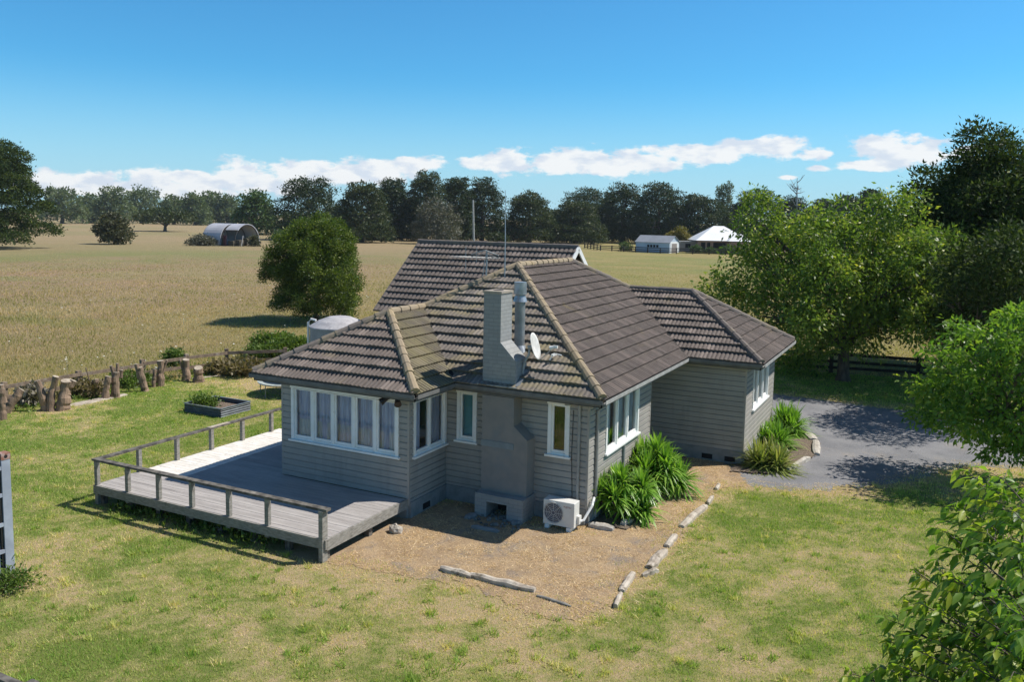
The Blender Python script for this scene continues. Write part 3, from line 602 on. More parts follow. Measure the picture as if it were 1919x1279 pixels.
# underlay so no light gets through, soffits, fascias, gutters
eave = [(XL, -OV), (OV, -OV), (OV, YF), (XR, YF), (XR, YE), (XE, YE), (XE, YR), (XL, YR)]
mb = MB(); mb.prism([(x*.998, y, HE-.17) for x, y in eave], (0, 0, .012)); mb.build('soffit', M['soffit'], house)
fa = MB()
for i in range(len(eave)):
    a = np.array(eave[i]); b = np.array(eave[(i+1) % len(eave)]); d = (b-a)/np.linalg.norm(b-a); n = np.array([d[1], -d[0]])
    fa.beam((*(a-n*.012), HE-.085), (*(b-n*.012), HE-.085), .024, .18)
    tgt = MB()
    ext0 = d*.055
    tgt.beam((*(a+n*.055-ext0), HE-.075), (*(b+n*.055+ext0), HE-.075), .1, .011); tgt.beam((*(a+n*.105-ext0), HE-.045), (*(b+n*.105+ext0), HE-.045), .012, .085); tgt.build('gutter', M['gutter' if i in (3, 5) else 'fascia'], house)['label'] = 'pale grey gutter' if i in (3, 5) else 'dark grey gutter'
fa.build('fascia', M['fascia'], house)
# chimney: shaft above the eave, wider breast with a sloping shoulder below
yc0, yc1 = 1.17, 1.72
mb = MB()
mb.prism([(1.22, yc0, HE-.2), (2.06, yc0, HE-.2), (2.06, yc0, 3.62), (1.66, yc0, 4.02), (1.66, yc0, 5.12), (1.22, yc0, 5.12)], (0, .55, 0))
chim = mb.build('chimney', M['brick'], house)
mb = MB(); mb.box(1.20, 1.68, yc0-.02, yc0+.57, 5.121, 5.17); mb.build('chimney_cap', surf('mossy_cement', (.42, .36, .28), (.28, .25, .22), 6, .9), chim)
mb = MB(); mb.tube([(1.44, 1.45, 5.17), (1.44, 1.45, 5.176)], .12, 12); mb.build('chimney_mouth', M['dark'], chim)
mb = MB()
mb.prism([(1.22, yc0, .55), (2.38, yc0, .55), (2.38, yc0, 1.85), (2.03, yc0, 2.15), (2.03, yc0, HE-.215), (1.22, yc0, HE-.215)], (0, .42, 0))
mb.build('chimney_breast', surf('rendered_breast', (.25, .237, .222), (.21, .205, .2), 2.5, .85, c3=(.2, .21, .215), s3=2, th3=(.5, .7), bmp=.004, bscale=9), house)
mb = MB(); mb.box(1.2, 1.5, .92, 1.59, -.02, .548); mb.box(2.02, 2.42, .92, 1.59, -.02, .548); mb.box(1.5, 2.02, .92, 1.59, .38, .546); hb = mb.build('fireplace_base', M['brick'], house)
mb = MB(); mb.box(1.5, 2.02, 1.5, 1.585, -.01, .38); mb.build('hearth_opening', M['dark'], hb)
mb = MB(); mb.box(1.205, 2.045, yc0-.012, yc0-.001, 1.60, 1.74); mb.build('brick_band', surf('band_paint', (.22, .26, .28), None, 3, .8), house)
mb = MB(); mb.beam((1.15, YF-.02, HE+.05), (2.15, YF-.02, HE+.05), .14, .02); mb.beam((2.12, YF, HE+.07), (2.12, 1.75, HE+.07+.6*TP), .1, .02); mb.build('flashing', M['steel'], chim)
# flue
mb = MB(); fx, fy = 1.60, 2.25; mb.tube([(fx, fy, 3.55), (fx, fy, 5.0)], .125, 20); fl = mb.build('flue', surf('flue_paint', (.28, .30, .31), (.2, .22, .23), 4, .45, metal=.3), house, smooth=False)
mb = MB(); mb.tube([(fx, fy, 4.86), (fx, fy, 4.97), (fx, fy, 5.0)], [.17, .135, .13], 20); mb.tube([(fx, fy, 5.03), (fx, fy, 5.32)], .15, 20); mb.tube([(fx, fy, 5.0), (fx, fy, 5.05)], .1, 12); mb.build('flue_cowl', M['steel'], fl)
mb = MB(); mb.tube([(fx, fy, 3.62), (fx, fy, 3.82)], [.24, .14], 20); mb.build('flue_flashing', M['steel'], fl)
# pipes
mb = MB(); mb.tube([(3.47, 1.53, .3), (3.47, 1.53, 2.8)], .035, 8); mb.build('downpipe', M['pipe'], house)
mb = MB(); mb.tube([(Dw+.07, 1.98, .1), (Dw+.07, 1.98, 2.55), (Dw+.2, 1.95, 2.7), (Dw+.42, 1.9, 2.88)], .04, 8); mb.build('downpipe', M['pipe'], house)
mb = MB(); mb.tube([(Dw+.06, 3.85, .1), (Dw+.06, 3.85, 1.34)], .04, 8); mb.build('waste_pipe', M['pipe'], house)
mb = MB(); mb.tube([(3.22, 1.45, 2.72), (3.22, 1.45, 2.9)], .07, 10); mb.build('vent_pipe', M['pipe'], house)
mb = MB(); mb.tube([(3.32, 1.55, 2.6), (3.30, 1.55, 1.6), (3.34, 1.55, .6)], .008, 5); mb.build('cable', M['black'], house)
mb = MB()
for dx, rz in ((-.09, -.5), (.1, .5)):
    mb.tube([(-.30+dx*.5, -.12, 2.80), (-.30+dx+rz*.08, -.22, 2.77), (-.30+dx+rz*.28, -.34, 2.68)], [.03, .05, .085], 10)
mb.box(-.37, -.23, -.12, -.03, 2.76, 2.86); mb.build('floodlight', M['black'], house)
mb = MB(); mb.tube([(fx-.6, YF+1.9, HE+1.18), (2.45, 1.9, 3.62)], .01, 4); 
mb = MB(); mb.obox((2.62, 1.98, 3.72), .03, .1, .02); mb.tube([(2.55, 1.9, 3.6), (2.62, 1.98, 3.75), (2.8, 2.0, 3.72)], .015, 6); mb.build('roof_bracket', M['white'], house)
# satellite dish on the chimney side
dish = empty('satellite_dish', (2.15, 1.5, 3.4), 'white satellite dish on an arm beside the chimney', 'satellite dish')
nrm_ = np.array([.95, .15, .28]); nrm_ /= np.linalg.norm(nrm_); dc_ = np.array([2.28, 1.62, 3.93]); a_ = np.cross(nrm_, (0, 0, 1.)); a_ /= np.linalg.norm(a_); b_ = np.cross(a_, nrm_)
V = []; F = []; nr, ns = 6, 28
for side in (0, 1):
    for i in range(nr+1):
        for k in range(ns):
            rr_ = .29*i/nr; q = dc_+(a_*math.cos(2*math.pi*k/ns)*rr_+b_*math.sin(2*math.pi*k/ns)*rr_*1.08)+nrm_*(rr_**2*.55-side*.012); V.append(tuple(q))
for side in (0, 1):
    o_ = side*(nr+1)*ns
    for i in range(nr):
        for k in range(ns):
            f = (o_+i*ns+k, o_+(i+1)*ns+k, o_+(i+1)*ns+(k+1) % ns, o_+i*ns+(k+1) % ns); F.append(f if side == 0 else f[::-1])
o_ = nr*ns; o2 = (nr+1)*ns+nr*ns
for k in range(ns): F.append((o_+k, o2+k, o2+(k+1) % ns, o_+(k+1) % ns))
npmesh('reflector', np.array(V), F, surf('dish_paint', (.7, .69, .66), (.55, .54, .5), 5, .5), dish, smooth=True)
mb = MB(); mb.tube([dc_-nrm_*.02, dc_-nrm_*.14], .05, 10); mb.tube([dc_-nrm_*.1, (2.2, 1.55, 3.75), (2.1, 1.5, 3.55), (2.07, 1.5, 3.3)], .028, 8); mb.build('mast', M['gutter'], dish)
mb = MB(); lp = dc_+nrm_*.46-b_*.12; mb.tube([dc_-b_*.33+nrm_*.05, lp], .012, 6); mb.build('feed_arm', M['gutter'], dish)
mb = MB(); mb.tube([lp, lp-nrm_*.1], [.035, .05], 10); mb.obox(tuple(lp+nrm_*.03), .05, .02, .03); mb.build('receiver', M['white'], dish)
# tv aerial on the hip
ax, ay = -.62, 4.62; az_ = 5.05
ant = empty('tv_aerial', (ax, ay, az_), 'old grey television aerial with crossbars above the roof hip', 'aerial')
mb = MB(); mb.tube([(ax, ay, az_), (ax+.01, ay, 5.92)], .024, 6); mb.tube([(ax-.12, ay-.02, az_), (ax-.03, ay, 5.8)], .01, 5); mb.build('mast', M['steel'], ant)
mb = MB(); mb.beam((ax-.95, ay-.1, 5.72), (ax+.35, ay+.05, 5.72), .024, .024)
for k in range(8):
    u = -.9+k*.16; hl = .3-.012*k; mb.tube([(ax+u-.1, ay-hl, 5.73), (ax+u+.1, ay+hl, 5.73)], .007, 4)
mb.build('boom', M['pipe'], ant)
mb = MB()
for s in (-1, 1): mb.tube([(ax-.05+s*.42, ay, 5.80), (ax-.05, ay, 5.93), (ax-.05-s*.02, ay, 5.93)], .018, 5)
mb.tube([(ax-.47, ay, 5.74), (ax-.05, ay, 5.84), (ax+.37, ay, 5.74)], .009, 5); mb.build('dipole', M['gutter'], ant)
mb = MB()
for u, h0, h1 in ((-.62, 5.3, 6.05), (-.28, 5.6, 6.0)): mb.tube([(ax+u, ay-.05, h0), (ax+u, ay-.05, h1)], .008, 4)
mb.build('element', M['steel'], ant)
wh = empty('whip_aerial', (-.12, 4.75, 5.1), 'tall thin whip aerial rising above the roof ridge', 'aerial')
mb = MB(); mb.tube([(-.12, 4.75, 5.05), (-.125, 4.75, 6.2), (-.15, 4.75, 7.55)], [.02, .014, .008], 5); mb.build('rod', M['steel'], wh)
mb = MB(); mb.tube([(-.12, 4.75, 5.9), (-.55, 4.68, 5.86)], .01, 4); mb.build('bracket', M['gutter'], wh)
# ================================================================== rear gable building
GB = empty('gable_building', (-6.3, 15.6, 0), 'brown tiled gable building directly behind the house', 'building')
gt = .83; gy = 15.61; gz = 5.70; gx0, gx1 = -10.03, -2.51; run = (gz-3.0)/gt
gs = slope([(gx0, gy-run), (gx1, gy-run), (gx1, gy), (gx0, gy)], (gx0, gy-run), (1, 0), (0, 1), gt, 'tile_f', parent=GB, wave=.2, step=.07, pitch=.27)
slope([(gx1, gy+run), (gx0, gy+run), (gx0, gy), (gx1, gy)], (gx1, gy+run), (-1, 0), (0, -1), gt, 'tile', parent=GB, wave=.2, step=.07, pitch=.27)
caps((gx0, gy, gz), (gx1, gy, gz), 'cap', gs, r=.10)
mb = MB()
for s in (-1, 1): mb.beam((gx0+.06, gy, gz+.03), (gx0+.06, gy+s*run, 3.03), .12, .10)
mb.build('verge_tiles', M['cap'], gs)
mb = MB()
for s in (-1, 1): mb.beam((gx1+.03, gy, gz-.03), (gx1+.03, gy+s*(run+.05), 2.97-.04), .05, .2)
mb.build('barge_board', M['white'], GB)
mb = MB(); y0, y1 = gy-run+.45, gy+run-.45
mb.prism([(gx1-.35, y0, 0), (gx1-.35, y1, 0), (gx1-.35, y1, 3.3), (gx1-.35, gy, gz-.08), (gx1-.35, y0, 3.3)], (-.1, 0, 0))
mb.prism([(gx0+.45, y0, 0), (gx0+.45, y1, 0), (gx0+.45, y1, 3.3), (gx0+.45, gy, gz-.08), (gx0+.45, y0, 3.3)], (-.1, 0, 0))
mb.box(gx0+.36, gx1-.46, y0, y0+.1, 0, 3.28); mb.box(gx0+.36, gx1-.46, y1-.1, y1, 0, 3.28); mb.build('wall', M['board'], GB)
# ================================================================== deck
ZD = .468; DX0, DX1, DY0 = -6.78, -.04, -2.82
deck = empty('timber_deck', ((DX0+DX1)/2, -1.4, 0), 'weathered grey timber deck with a low handrail beside the house', 'deck')
m_, t, b = new_mat('deck_boards'); M['deckb'] = m_
ob = N(t, 'ShaderNodeNewGeometry'); pos = ob.outputs['Position']; sp = N(t, 'ShaderNodeSeparateXYZ'); t.links.new(pos, sp.inputs[0])
bi = math_(t, 'FLOOR', math_(t, 'DIVIDE', sp.outputs[1], .145)); wn = N(t, 'ShaderNodeTexWhiteNoise', noise_dimensions='1D'); t.links.new(bi, wn.inputs['W'])
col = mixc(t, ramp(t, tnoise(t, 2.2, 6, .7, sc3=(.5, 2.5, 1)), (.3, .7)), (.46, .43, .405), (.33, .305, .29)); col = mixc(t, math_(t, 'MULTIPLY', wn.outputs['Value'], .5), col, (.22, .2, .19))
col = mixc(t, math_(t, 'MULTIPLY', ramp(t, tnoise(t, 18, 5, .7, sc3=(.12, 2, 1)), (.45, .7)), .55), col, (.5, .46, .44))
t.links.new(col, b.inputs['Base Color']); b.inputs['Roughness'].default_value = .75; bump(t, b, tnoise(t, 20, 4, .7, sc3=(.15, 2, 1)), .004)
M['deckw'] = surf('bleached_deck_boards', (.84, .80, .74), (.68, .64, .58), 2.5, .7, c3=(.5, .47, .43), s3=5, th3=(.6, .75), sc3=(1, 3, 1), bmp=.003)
mb = MB(); mw = MB(); r = random.Random(4); y = DY0; 
while y < 3.2:
    x1 = DX1 if y < -.14 else -Aw-.04; x = DX0+.0; xs = DX0+1.28+.02*r.random()
    if y > -1.65:
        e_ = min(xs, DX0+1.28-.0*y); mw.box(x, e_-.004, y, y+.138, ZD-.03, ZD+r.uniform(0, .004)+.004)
        if x1 > e_: mb.box(e_, x1, y, y+.138, ZD-.03, ZD+r.uniform(0, .004))
    else:
        x = DX0; cut = DX0+r.uniform(1.6, 4.8)
        mb.box(x, cut-.003, y, y+.138, ZD-.03, ZD+r.uniform(0, .005)); mb.box(cut, x1, y, y+.138, ZD-.03, ZD+r.uniform(0, .005))
    y += .145
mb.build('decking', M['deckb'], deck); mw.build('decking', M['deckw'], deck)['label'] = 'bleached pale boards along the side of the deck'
mb = MB(); mb.box(DX0-.04, DX1+.04, DY0-.045, DY0-.001, .27, ZD-.005); mb.box(DX0-.044, DX0-.002, DY0, 3.2, .27, ZD-.005); mb.box(DX1+.002, DX1+.044, DY0, .0, .24, ZD-.005)
mb.build('fascia_board', M['oldwood'], deck)
for x in np.linspace(DX0+.1, DX1-.1, 8):
    for y_ in (DY0+.12, -1.3): mb = MB(); mb.box(x-.06, x+.06, y_-.06, y_+.06, 0, .43); mb.build('pile', M['rail'], deck)
mb = MB(); mb.box(DX0+.2, DX1-.15, DY0+.5, -.3, .22, .40); mb.build('joists', M['darkwood'], deck)
RZ = 1.09
fp = [DX0+.02, -5.72, -4.72, -3.70, -2.62, -1.55, DX1-.05]
for i, x in enumerate(fp):
    mb = MB(); y_ = DY0+.02; mb.box(x-.05, x+.05, y_-.11 if i == 6 else y_-.035, y_+.045, 0.0 if i in (0, 6) else ZD-.25, RZ-.045); mb.build('post', M['oldwood'], deck)
for y_ in (-1.66, -.52, .62, 1.74, 2.88):
    mb = MB(); mb.box(DX0-.015, DX0+.085, y_-.045, y_+.045, ZD-.2, RZ-.045); mb.build('post', M['oldwood'], deck)
mb = MB(); mb.box(DX0-.05, DX1+.07, DY0-.06, DY0+.085, RZ-.045, RZ+.003); mb.build('handrail', M['rail'], deck)
mb = MB(); mb.box(DX0-.05, DX0+.09, DY0+.086, 3.3, RZ-.045, RZ); hr = mb.build('handrail', M['rail'], deck)
mb = MB(); mb.box(DX0-.045, DX0+.085, .55, 1.25, RZ+.0, RZ+.006); mb.build('pale_patch', M['palewood'], hr)
# ================================================================== heat pump
ac = empty('heat_pump', (3.25, 1.25, 0), 'white heat pump outdoor unit beside the house corner', 'heat pump')
x0, x1, y0, y1, z0, z1 = 2.88, 3.62, 1.02, 1.32, .10, .66
mb = MB(); mb.box(x0, x1, y0, y1, z0, z1); c_ = mb.build('casing', M['plastic'], ac)
bv = c_.modifiers.new('bevel', 'BEVEL'); bv.width = .012; bv.segments = 2
mb = MB(); fc = (x0+.25, z0+.285); mb.tube([(fc[0], y0-.002, fc[1]), (fc[0], y0-.006, fc[1])], .225, 32); mb.build('fan_opening', surf('fan_dark', (.10, .10, .13), None, 3, .6), ac)
mb = MB()
for rr_ in (.05, .09, .13, .17, .21, .235):
    P_ = [(fc[0]+rr_*math.cos(q*math.pi/14), y0-.014, fc[1]+rr_*math.sin(q*math.pi/14)) for q in range(29)]; mb.tube(P_, .0035 if rr_ < .23 else .008, 4, False)
for q in range(8): mb.tube([(fc[0]+.03*math.cos(q*math.pi/4), y0-.014, fc[1]+.03*math.sin(q*math.pi/4)), (fc[0]+.235*math.cos(q*math.pi/4), y0-.014, fc[1]+.235*math.sin(q*math.pi/4))], .004, 4)
mb.build('fan_grille', M['plastic'], ac)
for x in (x0+.1, x1-.12): mb = MB(); mb.box(x-.05, x+.05, y0-.02, y1+.02, 0.015, .099); mb.build('foot', M['white'], ac)
mb = MB(); mb.tube([(x1+.02, y1-.08, .2), (x1+.1, y1, .22), (x1+.2, y1+.25, .5), (x1+.17, 1.75, .62)], .03, 8); mb.build('pipe', M['white'], ac)
mb = MB(); mb.box(x1+.001, x1+.06, y0+.15, y1-.02, .16, .34); mb.build('valve_cover', M['plastic'], ac)
tx = bpy.data.curves.new('lettering', 'FONT'); tx.body = 'FUJITSU'; tx.size = .052; tx.extrude = .0008
tmp = bpy.data.objects.new('tmp', tx); link(tmp); bpy.context.view_layer.update(); tme = bpy.data.meshes.new_from_object(tmp.evaluated_get(bpy.context.evaluated_depsgraph_get())); bpy.data.objects.remove(tmp); to = bpy.data.objects.new('lettering', tme); link(to); to.parent = ac; to.rotation_euler = (R_(90), 0, 0); to.location = np.array((x0+.49, y0-.003, z1-.12))-ORG[ac.name]; tme.materials.clear(); tme.materials.append(surf('red_ink', (.30, .02, .03), None, 3, .5))
# ================================================================== shipping container
cn = empty('shipping_container', (-7.5, -7.4, 0), 'blue-grey shipping container with a rusty corner at the left', 'container')
cx1, cy1, ch = -4.50, -6.20, 2.40; cx0, cy0 = cx1-6.06, cy1-2.44
M['cont'] = surf('container_paint', (.36, .40, .47), (.27, .30, .36), 2, .55, c3=(.22, .10, .06), s3=4, th3=(.68, .76))
M['rust'] = surf('rusty_steel', (.24, .09, .05), (.40, .30, .27), 8, .85)
mb = MB(); mb.box(cx0, cx1-.12, cy0+.08, cy1-.08, .12, ch-.06); mb.build('body', M['cont'], cn)
mb = MB(); n = 22
for s, yy in ((1, cy1-.04), (-1, cy0+.04)):
    for i in range(n): xa = cx0+.2+i*(5.6/n); mb.box(xa, xa+.13, min(yy, yy-.05*s), max(yy, yy-.05*s)+.001, .2, ch-.14)
for i in range(7): za = .25+i*.30; mb.box(cx1-.119, cx1-.07, cy0+.25, cy1-.27, za, za+.17)
mb.build('corrugation', M['cont'], cn)
for (x, y) in ((cx1-.16, cy1-.16), (cx1-.16, cy0), (cx0, cy1-.16), (cx0, cy0)):
    mb = MB(); mb.box(x, x+.16, y, y+.16, .118, ch-.12); mb.build('corner_post', M['cont'], cn)
    mb = MB(); mb.box(x-.004, x+.168, y-.004, y+.168, ch-.12, ch); mb.box(x-.004, x+.168, y-.004, y+.168, 0, .118); q = mb.build('corner_casting', M['rust'], cn)
    mb = MB(); mb.tube([(x+.1685, y+.08, ch-.06), (x+.172, y+.08, ch-.06)], .032, 10); mb.build('casting_hole', M['dark'], q)
mb = MB(); mb.box(cx1-.116, cx1-.062, cy0+.17, cy1-.215, .13, ch-.07); [mb.box(cx1-.061, cx1-.03, cy0+.25, cy1-.30, .25+k*.30, .42+k*.30) for k in range(7)]; mb.build('door', M['cont'], cn)
for z in (.55, 1.05, 1.6, 2.1): mb = MB(); mb.box(cx1-.05, cx1-.004, cy1-.27, cy1-.12, z, z+.07); mb.build('hinge', M['cont'], cn)
mb = MB(); mb.box(cx1-.086, cx1-.03, cy1-.205, cy1-.165, .2, ch-.16); mb.build('door_seal', M['black'], cn)
# ================================================================== fences
def fence(name, pts, h, rails, label, mat, spacing=2.4, pw=.12, rw=.035, rh=.13, seed=0, postm=None):
    r = random.Random(seed); pts = [np.array((*p, 0.)) for p in pts]; c = sum(pts)/len(pts)
    f = empty(name, tuple(c), label, 'fence')
    for a, b in zip(pts[:-1], pts[1:]):
        L = np.linalg.norm(b-a); n = max(1, int(L/spacing+.5)); d = (b-a)/L; nn = np.array([d[1], -d[0], 0])
        for i in range(n+1):
            if i == n and b is not pts[-1]: continue
            p = a+(b-a)*i/n; mb = MB(); hh = h+r.uniform(.02, .09); mb.obox((p[0], p[1], hh/2), pw/2, pw/2, hh/2, math.atan2(d[1], d[0])+r.uniform(-.05, .05)); mb.build('post', postm or mat, f)
        for rz in rails:
            mb = MB()
            for i in range(n):
                p = a+(b-a)*i/n+nn*(pw/2+rw/2+.002); q = a+(b-a)*(i+1)/n+nn*(pw/2+rw/2+.002)
                z0_, z1_ = rz+r.uniform(-.03, .03), rz+r.uniform(-.03, .03); mb.beam((p[0], p[1], z0_), (q[0]-d[0]*.01, q[1]-d[1]*.01, z1_), rw, rh)
            mb.build('rail', mat, f)
    return f
FX = -17.95
fence('post_and_rail_fence', [(FX+.3, -9), (FX, 2), (FX+.25, 7.4), (FX+.9, 11.2), (FX+2.6, 13.0)], .86, (.38, .76), 'brown post and rail fence running behind the row of stumps', M['fencewood'], 2.5, .16, seed=1)
fence('post_and_rail_fence', [(-.6, 24.4), (6.2, 25.4), (17, 27.0)], 1.0, (.28, .58, .88), 'dark stained rail fence behind the leafy cherry tree', M['darkwood'], 3.4, .17, seed=2)
fence('post_and_rail_fence', [(-9, -9.4), (4.2, -9.4)], 1.1, (.5, 1.12), 'dark old rail fence crossing the bottom left corner of the view', M['rail'], 3.1, .13, .10, .05, seed=3)
fence('post_and_rail_fence', [(-68, 178), (-59, 165.5), (-43.5, 161), (-24, 168), (-5, 176)], 1.2, (.3, .7, 1.1), 'low dark rail fence across the field before the white shed', M['darkwood'], 3.2, .2, .06, .16, seed=4)
# ================================================================== stumps along the fence
def stump(px, py, tx_, ty, rpx, lab, extra=(), seed=0, twist=0.):
    r = random.Random(seed); g = G(px, py); d = math.hypot(g[0]-CAM[0], g[1]-CAM[1]); g = AT(px, py, d*.985); g[2] = 0; t_ = AT(tx_+r.uniform(-5, 5), ty+r.uniform(-3, 4), d*.985); rad = rpx*d/FPX*.88
    root = empty('tree_stump', tuple(g), lab, 'tree stump', 'cut tree stumps along the fence')
    mb = MB(); P = []; Rr = []; n = 9
    for i in range(n+1):
        f = i/n; p = g*(1-f)+t_*f; p = p+np.array([math.sin(f*3.1)*twist, math.cos(f*2.3+seed)*.03, 0]); p[2] = t_[2]*f-.03*(1-f); p[:2] += np.array([r.uniform(-1, 1), r.uniform(-1, 1)])*rad*.16*(0 < i < n); P.append(p); Rr.append(rad*(1.42-.40*min(1, f*1.6)+.10*math.sin(f*9+seed)))
    mb.tube(P, Rr, 12); ob = mb.build('stump_trunk', M['stump'], root)
    d_ = P[-1]-P[-2]; d_ /= np.linalg.norm(d_); mb = MB(); mb.tube([P[-1]+d_*.002, P[-1]+d_*.012], Rr[-1]*.93, 12); mb.build('cut_top', M['cutwood'], root)
    for (ax_, ay_, bx_, by_, rp) in extra:
        mb = MB(); a = AT(ax_, ay_, d*.985); b = AT(bx_, by_, d*.985); rr_ = rp*d/FPX; mid = (a+b)/2+np.array([0, 0, .02]); mb.tube([a, mid, b], [rr_*1.25, rr_, rr_*.95], 9); mb.build('limb_stub', M['stump'], root)
        dd = (b-mid)/np.linalg.norm(b-mid); mb = MB(); mb.tube([b+dd*.002, b+dd*.01], rr_*.88, 9); mb.build('cut_top', M['cutwood'], root)
    return root
stump(2, 782, 9, 726, 6, 'thick stump cut by the frame edge, furthest left of the row', [(6, 755, 1, 722, 5)], 1)
stump(8, 770, 36, 727, 7, 'stump leaning far to the right, second from the left edge', (), 2)
stump(88, 764, 71, 714, 6.2, 'slim curved stump beside the heap of dead fronds', (), 3, .06)
stump(97, 766, 106, 709, 5.5, 'tall bent stump just left of the broad forked stump', (), 4, -.12)
stump(115, 764, 123, 712, 9.5, 'broad stump with a rounded side limb, left of the pale plank', [(126, 738, 138, 714, 5.5)], 5)
stump(182, 738, 176, 709, 5.5, 'short stump with a thin dead stick beside it', [(172, 733, 161, 690, .9)], 6)
stump(196, 744, 206, 708, 5.5, 'short leaning stump above the end of the pale plank', (), 7)
stump(216, 741, 222, 694, 6.5, 'antler-like stump with three short upright prongs', [(214, 706, 208, 686, 3), (220, 700, 220, 682, 2.6), (226, 708, 228, 694, 3)], 8)
stump(274, 729, 262, 690, 5.6, 'leaning stump with a dark second prong behind', [(262, 710, 255, 683, 3.6)], 9)
stump(288, 722, 288, 693, 3.4, 'thin short stump between two thicker ones', (), 10)
stump(300, 720, 300, 676, 6, 'upright stump with a splintered torn side', [(304, 702, 313, 676, 2)], 11)
stump(348, 710, 349, 673, 6.2, 'upright stump with torn bark, second from the right end', [(344, 700, 337, 675, 2)], 12)
stump(372, 712, 375, 688, 8.5, 'squat dark broken stump at the right end of the row', (), 13)
# planks and timber edging
def plank(pa, pb, w, h, name, label, cat, mat, group=None, seed=0, sub=5):
    r = np.random.default_rng(seed); a = G(*pa); b = G(*pb); d = b-a; L = np.linalg.norm(d); d /= L; n = np.array([-d[1], d[0], 0]); n_ = sub; V = []; F = []
    for i in range(n_+1):
        f = i/n_; c = a+(b-a)*f+n*r.normal(0, .035*w); ww = w*(1+r.normal(0, .08))*(.72 if i in (0, n_) else 1); hh = h*(1+r.normal(0, .1))*(.7 if i in (0, n_) else 1)
        for (s, z) in ((-1, -.02), (-.95, .7), (-.35, 1.0), (.4, .95), (.95, .6), (1, -.02)): V.append(c+n*s*ww/2+np.array([0, 0, hh*z+(.02 if z > 0 else 0)]))
    for i in range(n_):
        for k in range(5): F.append((i*6+k, i*6+k+1, (i+1)*6+k+1, (i+1)*6+k))
    F.append((0, 1, 2, 3, 4, 5)); F.append(tuple(n_*6+k for k in (5, 4, 3, 2, 1, 0)))
    V = np.array(V); o = npmesh(name, V, F, mat, org=tuple((a+b)/2)); return props(o, label, cat, group)
plank((128, 763), (235, 741), .42, .05, 'wooden_plank', 'long pale plank lying at the foot of the stumps', 'plank', M['palewood'], seed=1)
plank((352, 712), (425, 705), .16, .04, 'wooden_plank', 'thin pale batten lying by the fence near the brushwood', 'plank', M['palewood'], seed=2)
EG = 'timber edging of the dirt strip'
plank((826, 1070), (884, 1085), .16, .10, 'edging_timber', 'short dark-ended timber nearest the deck on the front edging', 'edging', M['palewood'], EG, 3)
plank((882, 1083), (1002, 1112), .17, .10, 'edging_timber', 'long grey timber in the middle of the front edging', 'edging', M['palewood'], EG, 4)
plank((1006, 1120), (1070, 1140), .06, .04, 'edging_timber', 'thin strip of timber at the right end of the front edging', 'edging', M['oldwood'], EG, 5)
SG = 'pale stones edging the lawn by the dirt strip'
for i, (a, b_, w, lab) in enumerate([
    ((1153, 1142), (1163, 1118), .10, 'narrow dark-marked log at the near end of the lawn edging'), ((1165, 1112), (1186, 1080), .14, 'broken pale log just past the near end of the lawn edging'),
    ((1203, 1083), (1233, 1074), .09, 'small pale stick lying crosswise against the lawn edging'), ((1216, 1068), (1246, 1035), .20, 'thick pale log where the lawn edging bends'),
    ((1250, 1028), (1266, 1008), .16, 'short pale log in the middle of the lawn edging'), ((1277, 991), (1322, 952), .19, 'longest pale log of the lawn edging'),
    ((1326, 948), (1336, 934), .10, 'small pale piece above the longest log of the edging'), ((1342, 921), (1347, 912), .10, 'small white stone at the far end of the lawn edging')]):
    plank(a, b_, w, .09, 'edging_log', lab, 'edging', M['palewood'], SG, 20+i)
for i, (a, b_, w, lab) in enumerate([
    ((1104, 988), (1150, 996), .20, 'pale slab edging the leafy bed nearest the heat pump'), ((1166, 988), (1184, 978), .17, 'pale block at the corner of the leafy bed'),
    ((1188, 972), (1206, 957), .16, 'pale stone on the bed edge in front of the first strappy plant'), ((1207, 953), (1230, 932), .18, 'pale stone on the bed edge between the two strappy plants'),
    ((1492, 806), (1512, 818), .22, 'pale slab at the far end of the mulched bed'), ((1514, 818), (1526, 828), .30, 'wide pale slab on the curve of the mulched bed'),
    ((1529, 830), (1530, 855), .24, 'pale slab upright on the driveway side of the mulched bed'), ((1476, 883), (1516, 862), .14, 'long low pale stone on the near side of the mulched bed')]):
    plank(a, b_, w, .12, 'edging_stone', lab, 'edging', M['stone'], 'pale stones edging the garden beds', 40+i)
for i, (a, b_, w, lab) in enumerate([((874, 975), (890, 968), .22, 'grey slab lying left of the fireplace opening'), ((958, 985), (976, 983), .2, 'grey slab lying right of the fireplace opening'), ((885, 990), (935, 1000), .15, 'broken slab in front of the fireplace opening')]):
    plank(a, b_, w, .07, 'concrete_slab', lab, 'slab', M['conc'], 'slabs by the fireplace', 60+i)
def rubble():
    r = np.random.default_rng(3); mb = MB()
    for i in range(60): x, y = r.uniform(1.3, 2.5), r.uniform(.35, 1.45); s = r.uniform(.02, .055); mb.obox((x, y, .02+s*.5), s, s*.7, s*.5, r.uniform(0, 3), r.uniform(-.3, .3))
    o = mb.build('rubble_pile', surf('rubble', (.3, .29, .26), (.12, .11, .1), 9, .9)); props(o, 'heap of rubble in front of the fireplace opening', 'rubble')
rubble()
